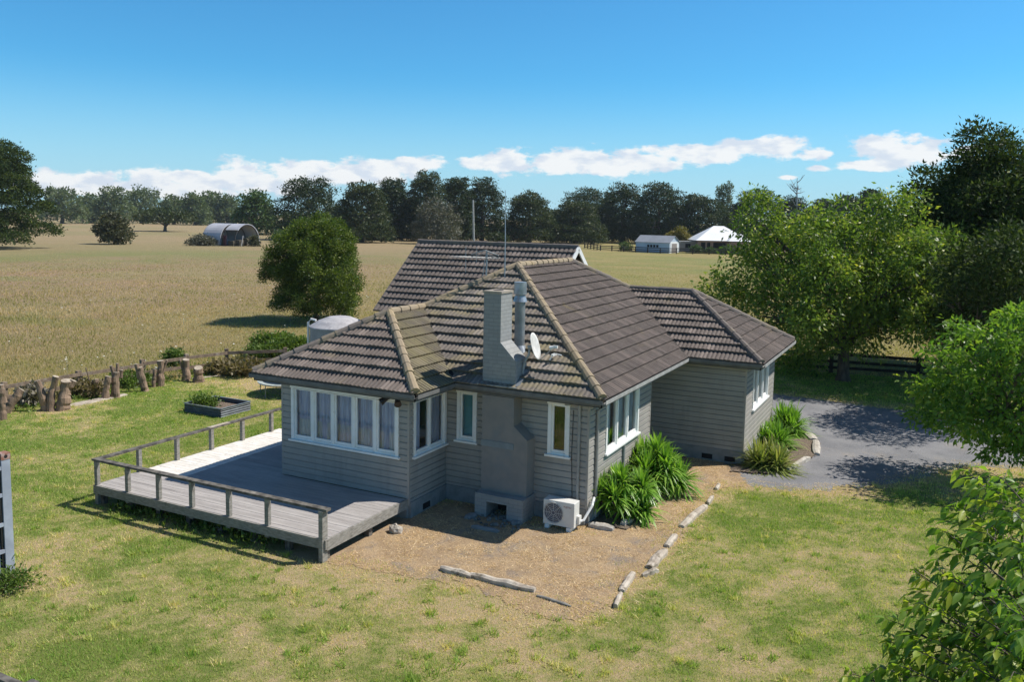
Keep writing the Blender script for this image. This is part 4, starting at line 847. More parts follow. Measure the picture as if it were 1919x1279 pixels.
# white rock under the deck corner
g = G(741, 1000); V = []; F = []; r = np.random.default_rng(5); nu, nv = 10, 6
for j in range(nv+1):
    for i in range(nu):
        th = math.pi*j/nv; ph = 2*math.pi*i/nu; k_ = 1+r.normal(0, .13); V.append((g[0]+.17*math.sin(th)*math.cos(ph)*k_, g[1]+.13*math.sin(th)*math.sin(ph)*k_, .08+.11*math.cos(th)*k_))
for j in range(nv):
    for i in range(nu): F.append((j*nu+i, (j+1)*nu+i, (j+1)*nu+(i+1) % nu, j*nu+(i+1) % nu))
o = npmesh('rock', np.array(V), F, M['stone'], org=(g[0], g[1], 0)); props(o, 'single pale rock on the straw by the deck end', 'rock')
# ================================================================== raised planter
pl = empty('raised_planter', (-11.6, 5.4, 0), 'corrugated steel raised garden planter on the lawn', 'planter')
px0, px1, py0, py1, ph = -12.35, -10.65, 4.7, 6.05, .30
M['psteel'] = surf('planter_steel', (.13, .15, .17), (.09, .10, .12), 4, .4, metal=.4)
def corr(p, q, mb):
    p = np.array(p); q = np.array(q); e = (q-p)/np.linalg.norm(q-p); n = np.array([e[1], -e[0]]); zs = np.linspace(0, ph, 25)
    for i in range(24):
        o0, o1 = .014*math.sin(zs[i]/ph*math.pi*8), .014*math.sin(zs[i+1]/ph*math.pi*8); V = []
        for (z, o_) in ((zs[i], o0), (zs[i+1], o1)):
            for u in (p, q): w = u+n*o_; V.append((w[0], w[1], z))
        mb.add(V, [(0, 1, 3, 2)])
mb = MB(); cs = [(px0, py0), (px1, py0), (px1, py1), (px0, py1)]
for i in range(4): corr(cs[i], cs[(i+1) % 4], mb)
mb.build('side_panel', M['psteel'], pl)
mb = MB()
for i in range(4): a, b_ = cs[i], cs[(i+1) % 4]; mb.beam((*a, ph+.012), (*b_, ph+.012), .05, .022)
mb.build('rim', M['steel'], pl)
mb = MB(); mb.box(px0+.03, px1-.03, py0+.03, py1-.03, 0.02, .17); mb.build('soil', M['mulch'], pl)
# trampoline, half hidden by the house corner
tr = empty('trampoline', (-11.45, 8.8, 0), 'small round trampoline with a pale rim beside the house', 'trampoline')
tc_ = np.array([-11.42, 8.85]); mb = MB(); mb.tube([(tc_[0], tc_[1], .505), (tc_[0], tc_[1], .515)], 1.0, 36); mb.build('mat', M['black'], tr)
mb = MB(); mb.tube([(tc_[0]+1.13*math.cos(q*math.pi/18), tc_[1]+1.13*math.sin(q*math.pi/18), .5) for q in range(37)], .02, 6, False); mb.build('frame', M['steel'], tr)
V = []; F = []
for q in range(36):
    for rr_ in (.98, 1.16): V.append((tc_[0]+rr_*math.cos(q*math.pi/18), tc_[1]+rr_*math.sin(q*math.pi/18), .535 if rr_ < 1 else .53)); 
for q in range(36): F.append((2*q, 2*q+1, 2*((q+1) % 36)+1, 2*((q+1) % 36)))
npmesh('padding', np.array(V), F, surf('padding_vinyl', (.5, .55, .5), (.35, .38, .35), 5, .6), tr)
for k in range(6):
    a = k*math.pi/3+.4; mb = MB(); mb.tube([(tc_[0]+1.12*math.cos(a), tc_[1]+1.12*math.sin(a), .5), (tc_[0]+1.12*math.cos(a), tc_[1]+1.12*math.sin(a), 0)], .018, 6); mb.build('leg', M['steel'], tr)
# water tank
tk = empty('water_tank', (-12.7, 13.6, 0), 'round grey water tank with a shallow domed lid behind the roof', 'water tank')
g0 = G(588, 612, 2.15); g1 = G(688, 605, 2.15); tcx, tcy = (g0[0]+g1[0])/2-.15, (g0[1]+g1[1])/2+.1; tr_ = np.linalg.norm((g1-g0)[:2])/2
tk.location = (tcx, tcy, 0); ORG[tk.name] = np.array([tcx, tcy, 0.])
mb = MB(); mb.tube([(tcx, tcy, 0), (tcx, tcy, 2.02)], tr_, 40); mb.build('tank_wall', surf('tank_grey', (.30, .32, .34), (.24, .26, .28), 2, .6), tk)
mb = MB(); mb.tube([(tcx, tcy, 2.02), (tcx, tcy, 2.07), (tcx, tcy, 2.30), (tcx, tcy, 2.46), (tcx, tcy, 2.52)], [tr_*1.03, tr_*1.02, tr_*.72, tr_*.38, .05], 40); mb.build('lid', surf('tank_lid', (.47, .46, .47), (.36, .35, .37), 3, .7, c3=(.55, .54, .55), s3=5), tk)
mb = MB(); q = np.array([tcx, tcy])-_R[:2]*(tr_+.1); mb.tube([(q[0], q[1], 0), (q[0], q[1], 2.2), (q[0]+.12, q[1]+.06, 2.34), (q[0]+.35, q[1]+.1, 2.3)], .05, 8); mb.build('pipe', M['white'], tk)
# utility pole
g = AT(890, 452, 100); g[2] = 0; t_ = AT(886.5, 375, 100)
pw = empty('utility_pole', tuple(g), 'bare grey concrete pole leaning slightly above the rear roof', 'utility pole')
mb = MB(); mb.tube([g, t_], [.14, .11], 8); mb.build('pole', M['gutter'], pw); mb = MB(); mb.tube([t_-np.array([.15, .05, .25]), t_+np.array([.16, .05, -.24])], .02, 5); mb.build('bolt', M['steel'], pw)
# ================================================================== far buildings
def wedge_roof(mb, c, ex, ey, hx, hy, z, rise, hip):
    """hip roof box: c centre, ex/ey unit axes, half sizes"""
    def P(u, v, w): q = c+ex*u+ey*v; return (q[0], q[1], w)
    k = hx-hip
    mb.add([P(-hx, -hy, z), P(hx, -hy, z), P(hx, hy, z), P(-hx, hy, z), P(-k, 0, z+rise), P(k, 0, z+rise)], [(0, 1, 5, 4), (1, 2, 5), (2, 3, 4, 5), (3, 0, 4), (3, 2, 1, 0)])
def bldg_box(mb, c, ex, ey, u0, u1, v0, v1, z0, z1):
    V = []
    for z in (z0, z1):
        for (u, v) in ((u0, v0), (u1, v0), (u1, v1), (u0, v1)): q = c+ex*u+ey*v; V.append((q[0], q[1], z))
    mb.add(V, [(0, 3, 2, 1), (4, 5, 6, 7), (0, 1, 5, 4), (1, 2, 6, 5), (2, 3, 7, 6), (3, 0, 4, 7)])
M['shedw'] = surf('pale_blue_shed', (.50, .58, .68), (.44, .52, .62), .5, .6); M['shedr'] = surf('grey_iron_roof', (.30, .32, .36), (.25, .27, .3), .5, .6)
M['whiter'] = surf('white_iron_roof', (.86, .86, .86), (.8, .8, .8), .3, .5); M['pinkb'] = surf('pink_brick', (.36, .23, .18), (.28, .18, .15), 1.2, .85); M['tan'] = surf('tan_wall', (.30, .26, .24), (.25, .22, .2), 1, .8)
sh_a = AT(1191, 471, 190); sh_b = AT(1254, 476, 186); sh_a[2] = sh_b[2] = 0
ex = (sh_b-sh_a); Ls = np.linalg.norm(ex); ex /= Ls; ey = np.array([-ex[1], ex[0], 0])
shed = empty('storage_shed', tuple(sh_a), 'pale blue-white gabled shed with grey roof across the field', 'shed')
mb = MB(); bldg_box(mb, sh_a, ex, ey, 0, Ls, 0, 4.6, 0, 2.35); mb.prism([tuple(sh_a+ex*(Ls-.05)+ey*v+np.array([0, 0, z])) for v, z in ((0, 2.34), (4.6, 2.34), (2.3, 3.65))], ex*.05); mb.build('wall', M['shedw'], shed)
mb = MB()
for v0, v1 in ((-.25, 2.3), (4.85, 2.3)):
    z0_ = 2.2; z1_ = 3.72; V = [tuple(sh_a+ex*u+ey*v+np.array([0, 0, z])) for (u, v, z) in ((-.2, v0, z0_), (Ls+.2, v0, z0_), (Ls+.2, v1, z1_), (-.2, v1, z1_))]; mb.prism(V, (0, 0, .08))
mb.build('roof', M['shedr'], shed)
mb = MB(); bldg_box(mb, sh_a, ex, ey, Ls, Ls+.04, .35, 4.3, .02, 2.5); mb.build('front_trim', M['white'], shed)
mb = MB(); bldg_box(mb, sh_a, ex, ey, Ls+.04, Ls+.07, 1.0, 3.4, 0, 2.1); mb.build('door', M['tan'], shed)
for k in range(4):
    mb = MB(); bldg_box(mb, sh_a, ex, ey, 2.9+k*.75, 3.45+k*.75, -.04, -.002, 1.2, 1.75); mb.build('window', M['dark'], shed)
hc = AT(1345, 468, 203); hc[2] = 0; exh = np.array([.86, -.5, 0]); eyh = np.array([.5, .86, 0])
fh = empty('brick_house', tuple(hc), 'low pink brick house with a bright white hip roof across the field', 'house')
exh = _R/np.linalg.norm(_R); eyh = np.array([-exh[1], exh[0], 0])
mb = MB(); bldg_box(mb, hc, exh, eyh, -5.6, 5.6, -4.5, 5, 0, 2.6); mb.build('wall', M['pinkb'], fh)
mb = MB(); wedge_roof(mb, hc, exh, eyh, 6.4, 5.4, 2.75, 3.35, 5.2); rf_ = mb.build('roof', M['whiter'], fh)
mb = MB(); bldg_box(mb, hc, exh, eyh, 1.0, 5.3, -6.6, -4.6, 0, 2.5); mb.build('porch', M['pinkb'], fh)
mb = MB(); wedge_roof(mb, hc-eyh*5.2+exh*3.2, exh, eyh, 2.7, 2.0, 2.72, 1.6, 1.9); mb.build('porch_roof', M['whiter'], fh)
for (u0, u1, z0_, z1_) in ((-5.0, -4.0, .1, 2.3), (-3.6, -2.9, .1, 2.3), (-2.2, .6, .9, 2.3)):
    mb = MB(); bldg_box(mb, hc, exh, eyh, u0, u1, -4.56, -4.5, z0_, z1_); mb.build('window', M['dark'], fh)
gc = AT(1283, 470, 201); gc[2] = 0
mb = MB(); bldg_box(mb, gc, exh, eyh, -2.2, 2.2, -2, 2.5, 0, 2.3); lk = mb.build('side_wing', M['tan'], fh)
mb = MB(); bldg_box(mb, gc, exh, eyh, -2.3, 2.3, -2.2, 2.6, 2.31, 2.45); mb.build('wing_roof', M['gutter'], lk); mb = MB(); bldg_box(mb, gc, exh, eyh, -.3, .9, -2.05, -2.0, .9, 1.9); mb.build('wing_window', M['dark'], lk)
# half-round barn
bc = AT(436, 461, 190); bc[2] = 0
barn = empty('half_round_barn', tuple(bc), 'half-round iron hay barn with one open gaping end in the field', 'barn')
bx_ = _R*.94+np.array([-_R[1], _R[0], 0])*(-.34); bx_ /= np.linalg.norm(bx_); by_ = np.array([-bx_[1], bx_[0], 0]); Rb = 4.2; Hb = 4.7
def arch(u0, u1, a0, a1, th=.12):
    V = []; F = []; n = 18
    for u in (u0, u1):
        for i in range(n+1):
            a = R_(a0+(a1-a0)*i/n)
            for rr_ in (1, 1-th/Rb):
                q = bc+bx_*u+by_*(-math.cos(a)*Rb*rr_)+np.array([0, 0, max(math.sin(a), 0)**.8*Hb*rr_]); V.append(tuple(q))
    m_ = (n+1)*2
    for i in range(n):
        F.append((2*i, 2*i+2, m_+2*i+2, m_+2*i)); F.append((2*i+1, m_+2*i+1, m_+2*i+3, 2*i+3)); F.append((2*i, 2*i+1, 2*i+3, 2*i+2)); F.append((m_+2*i, m_+2*i+2, m_+2*i+3, m_+2*i+1))
    F.append((0, m_, m_+1, 1)); F.append((2*n, 2*n+1, m_+2*n+1, m_+2*n))
    return np.array(V), F
M['iron'] = surf('corrugated_iron', (.56, .56, .60), (.46, .46, .5), .4, .45, metal=.15)
for (u0, u1, a0, a1) in ((-4.6, .05, 0, 180), (.75, 3.9, 42, 180), (.05, .75, 92, 180)):
    V, F = arch(u0, u1, a0, a1); npmesh('roof_sheet', V, F, M['iron'], barn)
V, F = arch(-4.55, -4.45, 0, 180, 3.9); npmesh('end_wall', V, F, M['iron'], barn)
mb = MB()
for u in (.4, 3.7):
    P_ = [bc+bx_*u+by_*(-math.cos(R_(a))*(Rb-.2))+np.array([0, 0, math.sin(R_(a))**.8*(Hb-.2)]) for a in range(0, 181, 15)]; mb.tube(P_, .08, 5)
mb.tube([bc+bx_*.75+by_*(-Rb+.1), bc+bx_*.75+by_*(-Rb+.1)+np.array([0, 0, 2.6])], .1, 5); mb.build('frame', M['darkwood'], barn)
mb = MB(); q0 = bc-by_*(Rb-.3); bldg_box(mb, q0, bx_, by_, .3, 1.5, 0, .1, 0, 2.3); mb.build('panel', surf('maroon_panel', (.1, .035, .05), None, 1, .8), barn)
mb = MB()
for (u, v, w) in ((1.8, 0, 1.2), (2.6, 1.5, 1.6), (3.2, -1.8, 1.3), (2.1, -2.4, 1.1)): bldg_box(mb, bc, bx_, by_, u-.8, u+.6, v-.8, v+.7, 0, w)
mb.build('stored_hay', surf('old_hay', (.12, .10, .07), (.05, .045, .035), 1, .9), barn)
mb = MB(); mb.tube([bc+bx_*4.6-by_*3.0, bc+bx_*3.9-by_*1.5+np.array([0, 0, 2.2])], .07, 5); mb.build('leaning_pole', M['gutter'], barn)
# ================================================================== vegetation
def unit(v): return v/(np.linalg.norm(v, axis=-1, keepdims=True)+1e-9)
def leafmesh(P, Dr, L, Wd, r, fold=.25, up=None):
    """folded diamond leaves: P base points, Dr directions"""
    n = len(P); Dr = unit(Dr); ref = r.normal(size=(n, 3)) if up is None else up+r.normal(size=(n, 3))*.35
    S = unit(np.cross(Dr, ref)); Nn = np.cross(S, Dr); L = L[:, None]; Wd = Wd[:, None]
    V = np.empty((n, 4, 3)); V[:, 0] = P; V[:, 1] = P+Dr*L*.45+S*Wd*.5+Nn*Wd*fold; V[:, 2] = P+Dr*L; V[:, 3] = P+Dr*L*.45-S*Wd*.5+Nn*Wd*fold
    return V.reshape(-1, 3), np.arange(4*n).reshape(n, 4)
def crown_pts(blobs, ncl, per, cr, r, flat=.6, zmin=-.5, inner=.25, topb=0.0):
    B = np.array(blobs, float); w = (B[:, 3]*B[:, 4]+B[:, 3]*B[:, 5])**1.0; bi = r.choice(len(B), ncl, p=w/w.sum())
    d = unit(r.normal(size=(ncl, 3))); d[:, 2] = np.where(d[:, 2] < zmin, -d[:, 2], d[:, 2]); rad = 1-inner*r.uniform(0, 1, ncl)**2
    C_ = B[bi, :3]+d*B[bi, 3:6]*rad[:, None]
    keep = np.ones(ncl, bool)                        # drop most clumps buried deep in other lobes
    for b in B:
        q = np.linalg.norm((C_-b[:3])/b[3:6], axis=1); keep &= ~((q < .62) & (r.uniform(0, 1, ncl) < .85))
    C_ = C_[keep]; d = d[keep]; n = len(C_); sz = cr*r.uniform(.6, 1.35, n)
    off = r.normal(size=(n, per, 3))*sz[:, None, None]*.5; off[:, :, 2] *= flat
    P = C_[:, None, :]+off; out = unit(d[:, None, :]*1.0+unit(off)*1.1)
    cv = r.uniform(0, 1, n)[:, None]*np.ones((1, per))
    P = P.reshape(-1, 3); out = out.reshape(-1, 3); cv = cv.ravel(); m_ = int(len(P)*.16); bi = r.choice(len(B), m_, p=w/w.sum())
    Q = B[bi, :3]+unit(r.normal(size=(m_, 3)))*B[bi, 3:6]*(r.uniform(0, 1, m_)**.5*.8)[:, None]
    return np.concatenate([P, Q]), np.concatenate([out, r.normal(size=(m_, 3))]), np.concatenate([cv, r.uniform(0, .6, m_)]), C_
def limbs(mb, base, top, targets, r0, r, n=7, spread=.3):
    base = np.array(base, float); top = np.array(top, float); mb.tube([base-np.array([0, 0, .05]), base*.93+top*.07, base*.6+top*.4, top], [r0*1.5, r0*1.05, r0*.85, r0*.55], n+2)
    for t_ in targets:
        f = r.uniform(.35, 1.0); s = base*(1-f)+top*f; t_ = np.array(t_); mid = s*.5+t_*.5+np.array([r.normal(0, spread), r.normal(0, spread), spread*.8]); rr_ = r0*(.75-.35*f)
        mb.tube([s, s*.6+mid*.4, mid, t_], [rr_, rr_*.8, rr_*.5, rr_*.12], n-1)
        for q in range(2): e_ = t_+r.normal(size=3)*spread*2; mb.tube([mid, mid*.4+e_*.6+np.array([0, 0, .05]), e_], [rr_*.35, rr_*.22, rr_*.05], 4)
def tree(name, base, blobs, mat, label, cat, seed, ncl=260, per=14, cr=.8, L=.4, Wf=.55, trunk=.25, toph=.6, group=None, flat=.6, droop=0.0, zmin=-.5, inner=.25, fold=.25, jit=.7, nl=8, barkm='bark', vs=(.55, .35)):
    r = np.random.default_rng(seed); base = np.array(base, float); root = empty(name, tuple(base), label, cat, group)
    P, out, cv, C_ = crown_pts(blobs, ncl, per, cr, r, flat, zmin, inner)
    P = P[P[:, 2] > .05] if False else P
    n = len(P); D = out+r.normal(size=(n, 3))*jit+np.array([0, 0, -droop]); Ls = L*r.uniform(.6, 1.3, n); v = np.clip(cv*vs[0]+r.uniform(0, 1, n)*vs[1]+.02, 0, 1)
    V, F = leafmesh(P, D, Ls, Ls*Wf, r, fold); V[:, 2] = np.maximum(V[:, 2], .02)
    npmesh('crown', V, F, M[mat], root, attr={'var': np.repeat(v, 4)})
    mb = MB(); B = np.array(blobs); top = np.array([B[:, 0].mean(), B[:, 1].mean(), base[2]+(B[:, 2].max()-base[2])*toph])
    idx = r.choice(len(C_), min(nl, len(C_)), replace=False); limbs(mb, base, top, [C_[i] for i in idx], trunk, r, spread=.1*B[:, 3].mean()+.05)
    mb.build('trunk', M[barkm], root, smooth=True); return root
def envelope(cx, cy, zb, zt, rx, ry, n, r, shape='dome', sub=.42, lh=.16):
    """sub-lobes filling a tree outline"""
    out = []; H = zt-zb
    for i in range(n):
        f = (i+.5)/n; z = zb+H*(.05+.87*f)
        if shape == 'dome': w = math.sqrt(max(0.02, 1-(max(0, f-.25)/.80)**2))
        elif shape == 'cone': w = (1-f)**.8*.95+.12
        elif shape == 'oval': w = math.sin(math.pi*(.12+.80*f))
        elif shape == 'umbrella': w = 1.0; z = zb+H*(.45+.3*r.uniform())
        elif shape == 'column': w = .9
        a = i*2.4+r.uniform(-.5, .5); rad = w*(1-sub*.8)*(r.uniform(.8, 1.08) if f < .45 else r.uniform(.5, 1.02))
        s = sub*r.uniform(.8, 1.25)*(.6+.4*w)
        out.append((cx+math.cos(a)*rad*rx, cy+math.sin(a)*rad*ry, z, rx*s, ry*s, H*lh*r.uniform(.8, 1.3)))
    return out
def fartree(px0, px1, ytop, d, mat, label, seed, name='field_tree', cat='tree', shape='dome', group=None, ncl=330, per=13, L=.62, zb=.6, zt_clear=1.2, n=15, sub=.42, flat=.5, barkm='bark', trunk=.35, lh=.16):
    r = np.random.default_rng(seed); c = AT((px0+px1)/2, ytop, d); w = (px1-px0)/2*d/FPX; zt = c[2]-.3; cr = w*.10+.35; L = L*1.0; px0, px1 = px0-(6 if lh < .1 else 3), px1+(6 if lh < .1 else 3); w = (px1-px0)/2*d/FPX
    bl = envelope(c[0], c[1], zb, zt, w*1.0, w*.85, n, r, shape, sub, lh)
    if shape == 'dome': bl.append((c[0], c[1], zb+(zt-zb)*.47, w*.68, w*.62, (zt-zb)*.42))
    if lh < .1:
        for k in range(11): a = k*.571; bl.append((c[0]+math.cos(a)*w*.66, c[1]+math.sin(a)*w*.66, (zt-zb)*r.uniform(.08, .2), w*.34, w*.34, (zt-zb)*.12))
    if shape == 'umbrella': bl = [(c[0]+math.cos(k)*w*.6, c[1]+math.sin(k)*w*.6, zt*.62, w*.4, w*.4, zt*.26) for k in range(7)]+[(c[0], c[1], zt*.75, w*.55, w*.5, zt*.25)]
    return tree(name, (c[0], c[1], 0), bl, mat, label, cat, seed, ncl, per, cr, L, .6, trunk, .7, group, flat, .0, -.6, .2, .25, .8, 6, barkm)
# --- far pale row on the left horizon
FG = 'pale trees of the far left horizon row'
rows = [(78, 150, 355, 'far pale tree emerging right beside the big dark left tree'), (138, 198, 366, 'shorter far pale tree, second in the row from the left'), (182, 244, 354, 'tall far pale tree above the brown shrub'),
        (230, 296, 353, 'widest and tallest tree of the far pale row, above the shrub'), (298, 352, 371, 'low rounded far pale tree just behind the umbrella-shaped tree'), (340, 388, 366, 'far pale tree between the umbrella-shaped tree and the barn'),
        (368, 418, 362, 'far pale tree whose crown stands right above the barn roof'), (402, 450, 368, 'far pale tree touching the bright green tree')]
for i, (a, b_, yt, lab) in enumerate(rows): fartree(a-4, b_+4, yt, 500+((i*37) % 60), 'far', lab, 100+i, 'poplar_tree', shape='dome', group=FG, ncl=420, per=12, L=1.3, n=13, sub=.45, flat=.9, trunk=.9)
fartree(262, 354, 390, 327, 'macro2', 'wide umbrella-shaped tree alone in the field', 120, shape='umbrella', ncl=360, L=.9, trunk=.6)
fartree(438, 520, 360, 290, 'bright', 'bright green rounded tree standing behind the barn', 121, shape='dome', ncl=480, L=.9, flat=.8, trunk=.5)
fartree(182, 241, 400, 193, 'olive', 'brownish olive shrub standing alone in the left field', 122, 'field_shrub', 'shrub', 'dome', zb=.1, ncl=420, L=.5, trunk=.15)
fartree(509, 538, 431, 218, 'bright', 'small dark conical bush at the foot of the dark trees', 123, 'field_shrub', 'shrub', 'cone', zb=.1, ncl=200, L=.45, trunk=.1)
fartree(352, 402, 441, 188, 'greyl', 'low grey-green thicket against the left side of the barn', 124, 'field_shrub', 'shrub', 'dome', zb=.0, ncl=200, L=.4, trunk=.08)
fartree(466, 484, 440, 186, 'olive', 'low weedy bush against the open end of the barn', 125, 'field_shrub', 'shrub', 'dome', zb=.0, ncl=90, L=.35, trunk=.05)
# --- big dark tree at the left edge
c = AT(-24, 465, 172); bl = []
r = np.random.default_rng(130)
for i in range(34):
    f = (i+.5)/34; z = 1.5+16.5*f; w = math.sqrt(max(.04, 1-((f-.15)/.88)**2)); a = i*2.4; rad = w*r.uniform(.45, .8)*11.5
    bl.append((c[0]+math.cos(a)*rad, c[1]+math.sin(a)*rad, z, 3.3*r.uniform(.7, 1.2), 3.3*r.uniform(.7, 1.2), 1.25*r.uniform(.8, 1.2)))
bl.append((c[0], c[1], 9.5, 8, 8, 7.5))
tree('broad_tree', (c[0], c[1], 0), bl, 'totara_d', 'huge dark spreading tree cut off by the left edge', 'tree', 131, 4200, 17, .9, .40, .5, .8, .7, None, .4)
# --- middle dark groups
MG = 'dark trees in the middle of the tree line'
mid = [(511, 643, 330, 236, 'macro', 'broad round very dark tree, leftmost of the dark clump', 'dome'), (628, 728, 337, 222, 'macro2', 'olive-dark tree in the clump second from its left', 'dome'),
       (698, 772, 332, 244, 'macro', 'narrow near-black tree in the clump left of the tallest one', 'dome'), (754, 842, 318, 243, 'macro2', 'tallest tree of the dark clump in the middle', 'dome'),
       (822, 890, 328, 250, 'macro', 'dark tree right behind the leaning pole', 'dome'), (862, 948, 331, 256, 'macro', 'large dark tree at the right end of the clump', 'dome')]
for i, (a, b_, yt, d, mt, lab, shp) in enumerate(mid): fartree(a, b_, yt, d, mt, lab, 140+i, 'cypress_tree', shape=shp, group=MG, ncl=1900, per=14, L=.50, zb=.0, n=44, sub=.30, flat=.35, lh=.085, trunk=.6)
fartree(774, 868, 376, 218, 'greyl', 'grey-green shrubby tree in front of the dark clump', 150, 'field_shrub', 'tree', 'dome', zb=.2, ncl=560, L=.5, trunk=.3)
fartree(914, 952, 436, 236, 'macro2', 'small dark bush between the clump and the next trees', 151, 'field_shrub', 'shrub', 'dome', zb=.1, ncl=140, L=.5, trunk=.1)
NG = 'dark trees right of the whip aerial'
for i, (a, b_, yt, d, mt, lab) in enumerate([(946, 1040, 357, 246, 'macro2', 'olive-dark tree just right of the tall whip aerial'), (1030, 1132, 376, 250, 'macro2', 'lower olive-dark tree over the right end of the rear roof'),
        (1040, 1165, 351, 292, 'macro', 'dark tree behind and above the lower olive one'), (1118, 1222, 341, 268, 'macro', 'left half of the big dark wood, over the shed'), (1185, 1290, 337, 262, 'macro', 'highest tree of the big dark wood behind the shed'),
        (1262, 1356, 362, 258, 'macro', 'dark tree directly behind the white-roofed house'), (1372, 1468, 352, 300, 'macro', 'dark tree behind the cherry tree, right of the two poplars'), (1448, 1530, 367, 300, 'macro', 'dark tree at the foot of the bare dead tree'),
        (1515, 1575, 372, 310, 'macro', 'low dark tree just right of the dead tree'), (1556, 1622, 363, 300, 'macro', 'dark tree over the middle of the cherry tree'), (1606, 1664, 352, 262, 'macro', 'dark tree over the right part of the cherry tree')]):
    fartree(a, b_, yt, d, mt, lab, 160+i, 'cypress_tree', shape='dome', group=NG, ncl=1800, per=14, L=.52, zb=.0, n=42, sub=.30, flat=.35, lh=.085, trunk=.6)
for i, (a, b_, yt, lab) in enumerate([(588, 668, 384, 'low dark tree filling the gap between the two leftmost trees of the clump'), (676, 742, 372, 'low dark tree in front of the narrow near-black one'), (742, 800, 366, 'low dark tree left of the grey-green shrubby tree'),
        (846, 905, 372, 'low dark tree between the grey-green shrubby tree and the pole'), (1000, 1066, 392, 'low dark tree filling the gap right of the whip aerial'), (1098, 1166, 372, 'low dark tree just left of the big dark wood'), (1216, 1290, 380, 'low dark tree directly above the shed roof'), (1316, 1392, 392, 'low dark tree behind the right side of the far white roof')]):
    fartree(a, b_, yt, 262+3*i, 'macro' if i % 2 else 'macro2', lab, 400+i, 'cypress_tree', shape='dome', group='low dark trees between the tall ones', ncl=700, per=14, L=.5, zb=.0, n=20, sub=.34, flat=.35, lh=.11, trunk=.3)
fartree(1335, 1420, 385, 300, 'macro', 'low dark hedge-like trees below the two poplars', 175, 'cypress_tree', 'trees', 'dome', zb=0, ncl=400, L=.8)
for i, (a, b_, yt, lab) in enumerate([(1342, 1357, 350, 'left one of two slim poplars on the skyline'), (1355, 1374, 346, 'right and taller one of two slim poplars on the skyline')]):
    fartree(a, b_, yt, 345, 'far', lab, 180+i, 'poplar_tree', shape='column', group='slim skyline poplars', ncl=260, L=.6, n=14, sub=.5, flat=1.4)
fartree(1256, 1294, 425, 207, 'autumn', 'small orange-tinted tree behind the shed roof', 185, 'garden_tree', 'tree', 'oval', ncl=240, L=.45, zb=.8)
for i, (a, b_, yt, lab) in enumerate([(1295, 1312, 458, 'small round green bush before the far house'), (1320, 1345, 462, 'second low green bush before the far house'), (1350, 1376, 460, 'green bush before the right side of the far house')]):
    fartree(a, b_, yt, 190, 'bright', lab, 190+i, 'garden_bush', 'bush', 'dome', zb=0, ncl=80, per=10, L=.3, n=6, trunk=.05, group='bushes before the far house')
fartree(1160, 1186, 452, 192, 'bright', 'small green bush left of the pale shed', 195, 'garden_bush', 'bush', 'dome', zb=0, ncl=90, per=10, L=.35, n=6, trunk=.05, group='bushes left of the shed')
# dead tree
b_ = AT(1497, 372, 296); b_[2] = 0; t_ = AT(1494, 333, 296); r = np.random.default_rng(200); dt = empty('dead_tree', tuple(b_), 'bare dead tree standing above the dark tree line', 'tree'); mb = MB()
mb.tube([b_, b_*.5+t_*.5, t_], [.5, .35, .06], 6)
for i in range(13):
    f = r.uniform(.55, .98); s = b_*(1-f)+t_*f; e_ = s+_R*r.uniform(-4.5, 4.5)+np.array([0, 0, r.uniform(.5, 3.5)]); mm = (s+e_)/2+np.array([0, 0, -.3]); mb.tube([s, mm, e_], [.16, .1, .04], 4); mb.tube([mm, mm+_R*r.uniform(-1.5, 1.5)+np.array([0, 0, 1.6])], [.07, .03], 4)
mb.build('trunk', M['gutter'], dt)
# --- totara in the field beyond the tank
r = np.random.default_rng(210); c = AT(592, 600, 55); c[2] = 0; bl = []
for i in range(62):
    f = (i+.5)/62; z = .55+5.75*f; w = (.88+.24*f if f < .45 else math.sqrt(max(.03, 1-((f-.40)/.64)**2))); a = i*2.4; rad = w*r.uniform(.62, 1.1)*2.8; s_ = r.uniform(.34, .78)
    bl.append((c[0]+math.cos(a)*rad, c[1]+math.sin(a)*rad, z, s_, s_, s_*.75))
bl.append((c[0], c[1], 3.2, 1.75, 1.75, 2.1))
tree('totara_tree', tuple(c), bl, 'totara', 'bushy rounded evergreen in the field behind the water tank', 'tree', 211, 4200, 20, .30, .15, .38, .16, .75, None, .75, -.25, -.8, .3, .1, .75, 14)
# --- tall dark evergreen on the right
r = np.random.default_rng(220); c = AT(1828, 660, 44); c[2] = 0; bl = []
for i in range(60):
    f = (i+.5)/60; z = 1.9+8.6*f; w = (1-f)**.75*.95+.16; a = i*2.4; rad = w*r.uniform(.45, .95)*4.8
    bl.append((c[0]+math.cos(a)*rad, c[1]+math.sin(a)*rad, z, 1.15*r.uniform(.7, 1.2)*(.6+.5*w), 1.15*r.uniform(.7, 1.2)*(.6+.5*w), .85*r.uniform(.7, 1.2)))
c2 = AT(1772, 330, 45)
for i in range(16): bl.append((c2[0]+r.normal(0, 1.0), c2[1]+r.normal(0, 1.0), 3+6.1*i/16, .95, .95, .8))
c3 = AT(1705, 420, 46)
for i in range(12): bl.append((c3[0]+r.normal(0, 1.2), c3[1]+r.normal(0, 1.2), 1.6+4.9*i/12, 1.0, 1.0, .8))
c4 = AT(1925, 300, 43)
for i in range(16): bl.append((c4[0]+r.normal(0, 1.3), c4[1]+r.normal(0, 1.3), 2+7.2*i/16, 1.2, 1.2, .9))
for k in range(22):
    a = AT(r.uniform(1735, 1990), 500, 43+r.uniform(-3, 4)); bl.append((a[0], a[1], r.uniform(1.6, 6), 1.3, 1.3, 1.0))
tree('totara_tree', tuple(c), bl, 'totara_d', 'tall very dark evergreen towering at the right edge', 'tree', 221, 8200, 18, .50, .21, .40, .38, .85, None, .7, -.1, -.7, .3, .1, .8, 22)
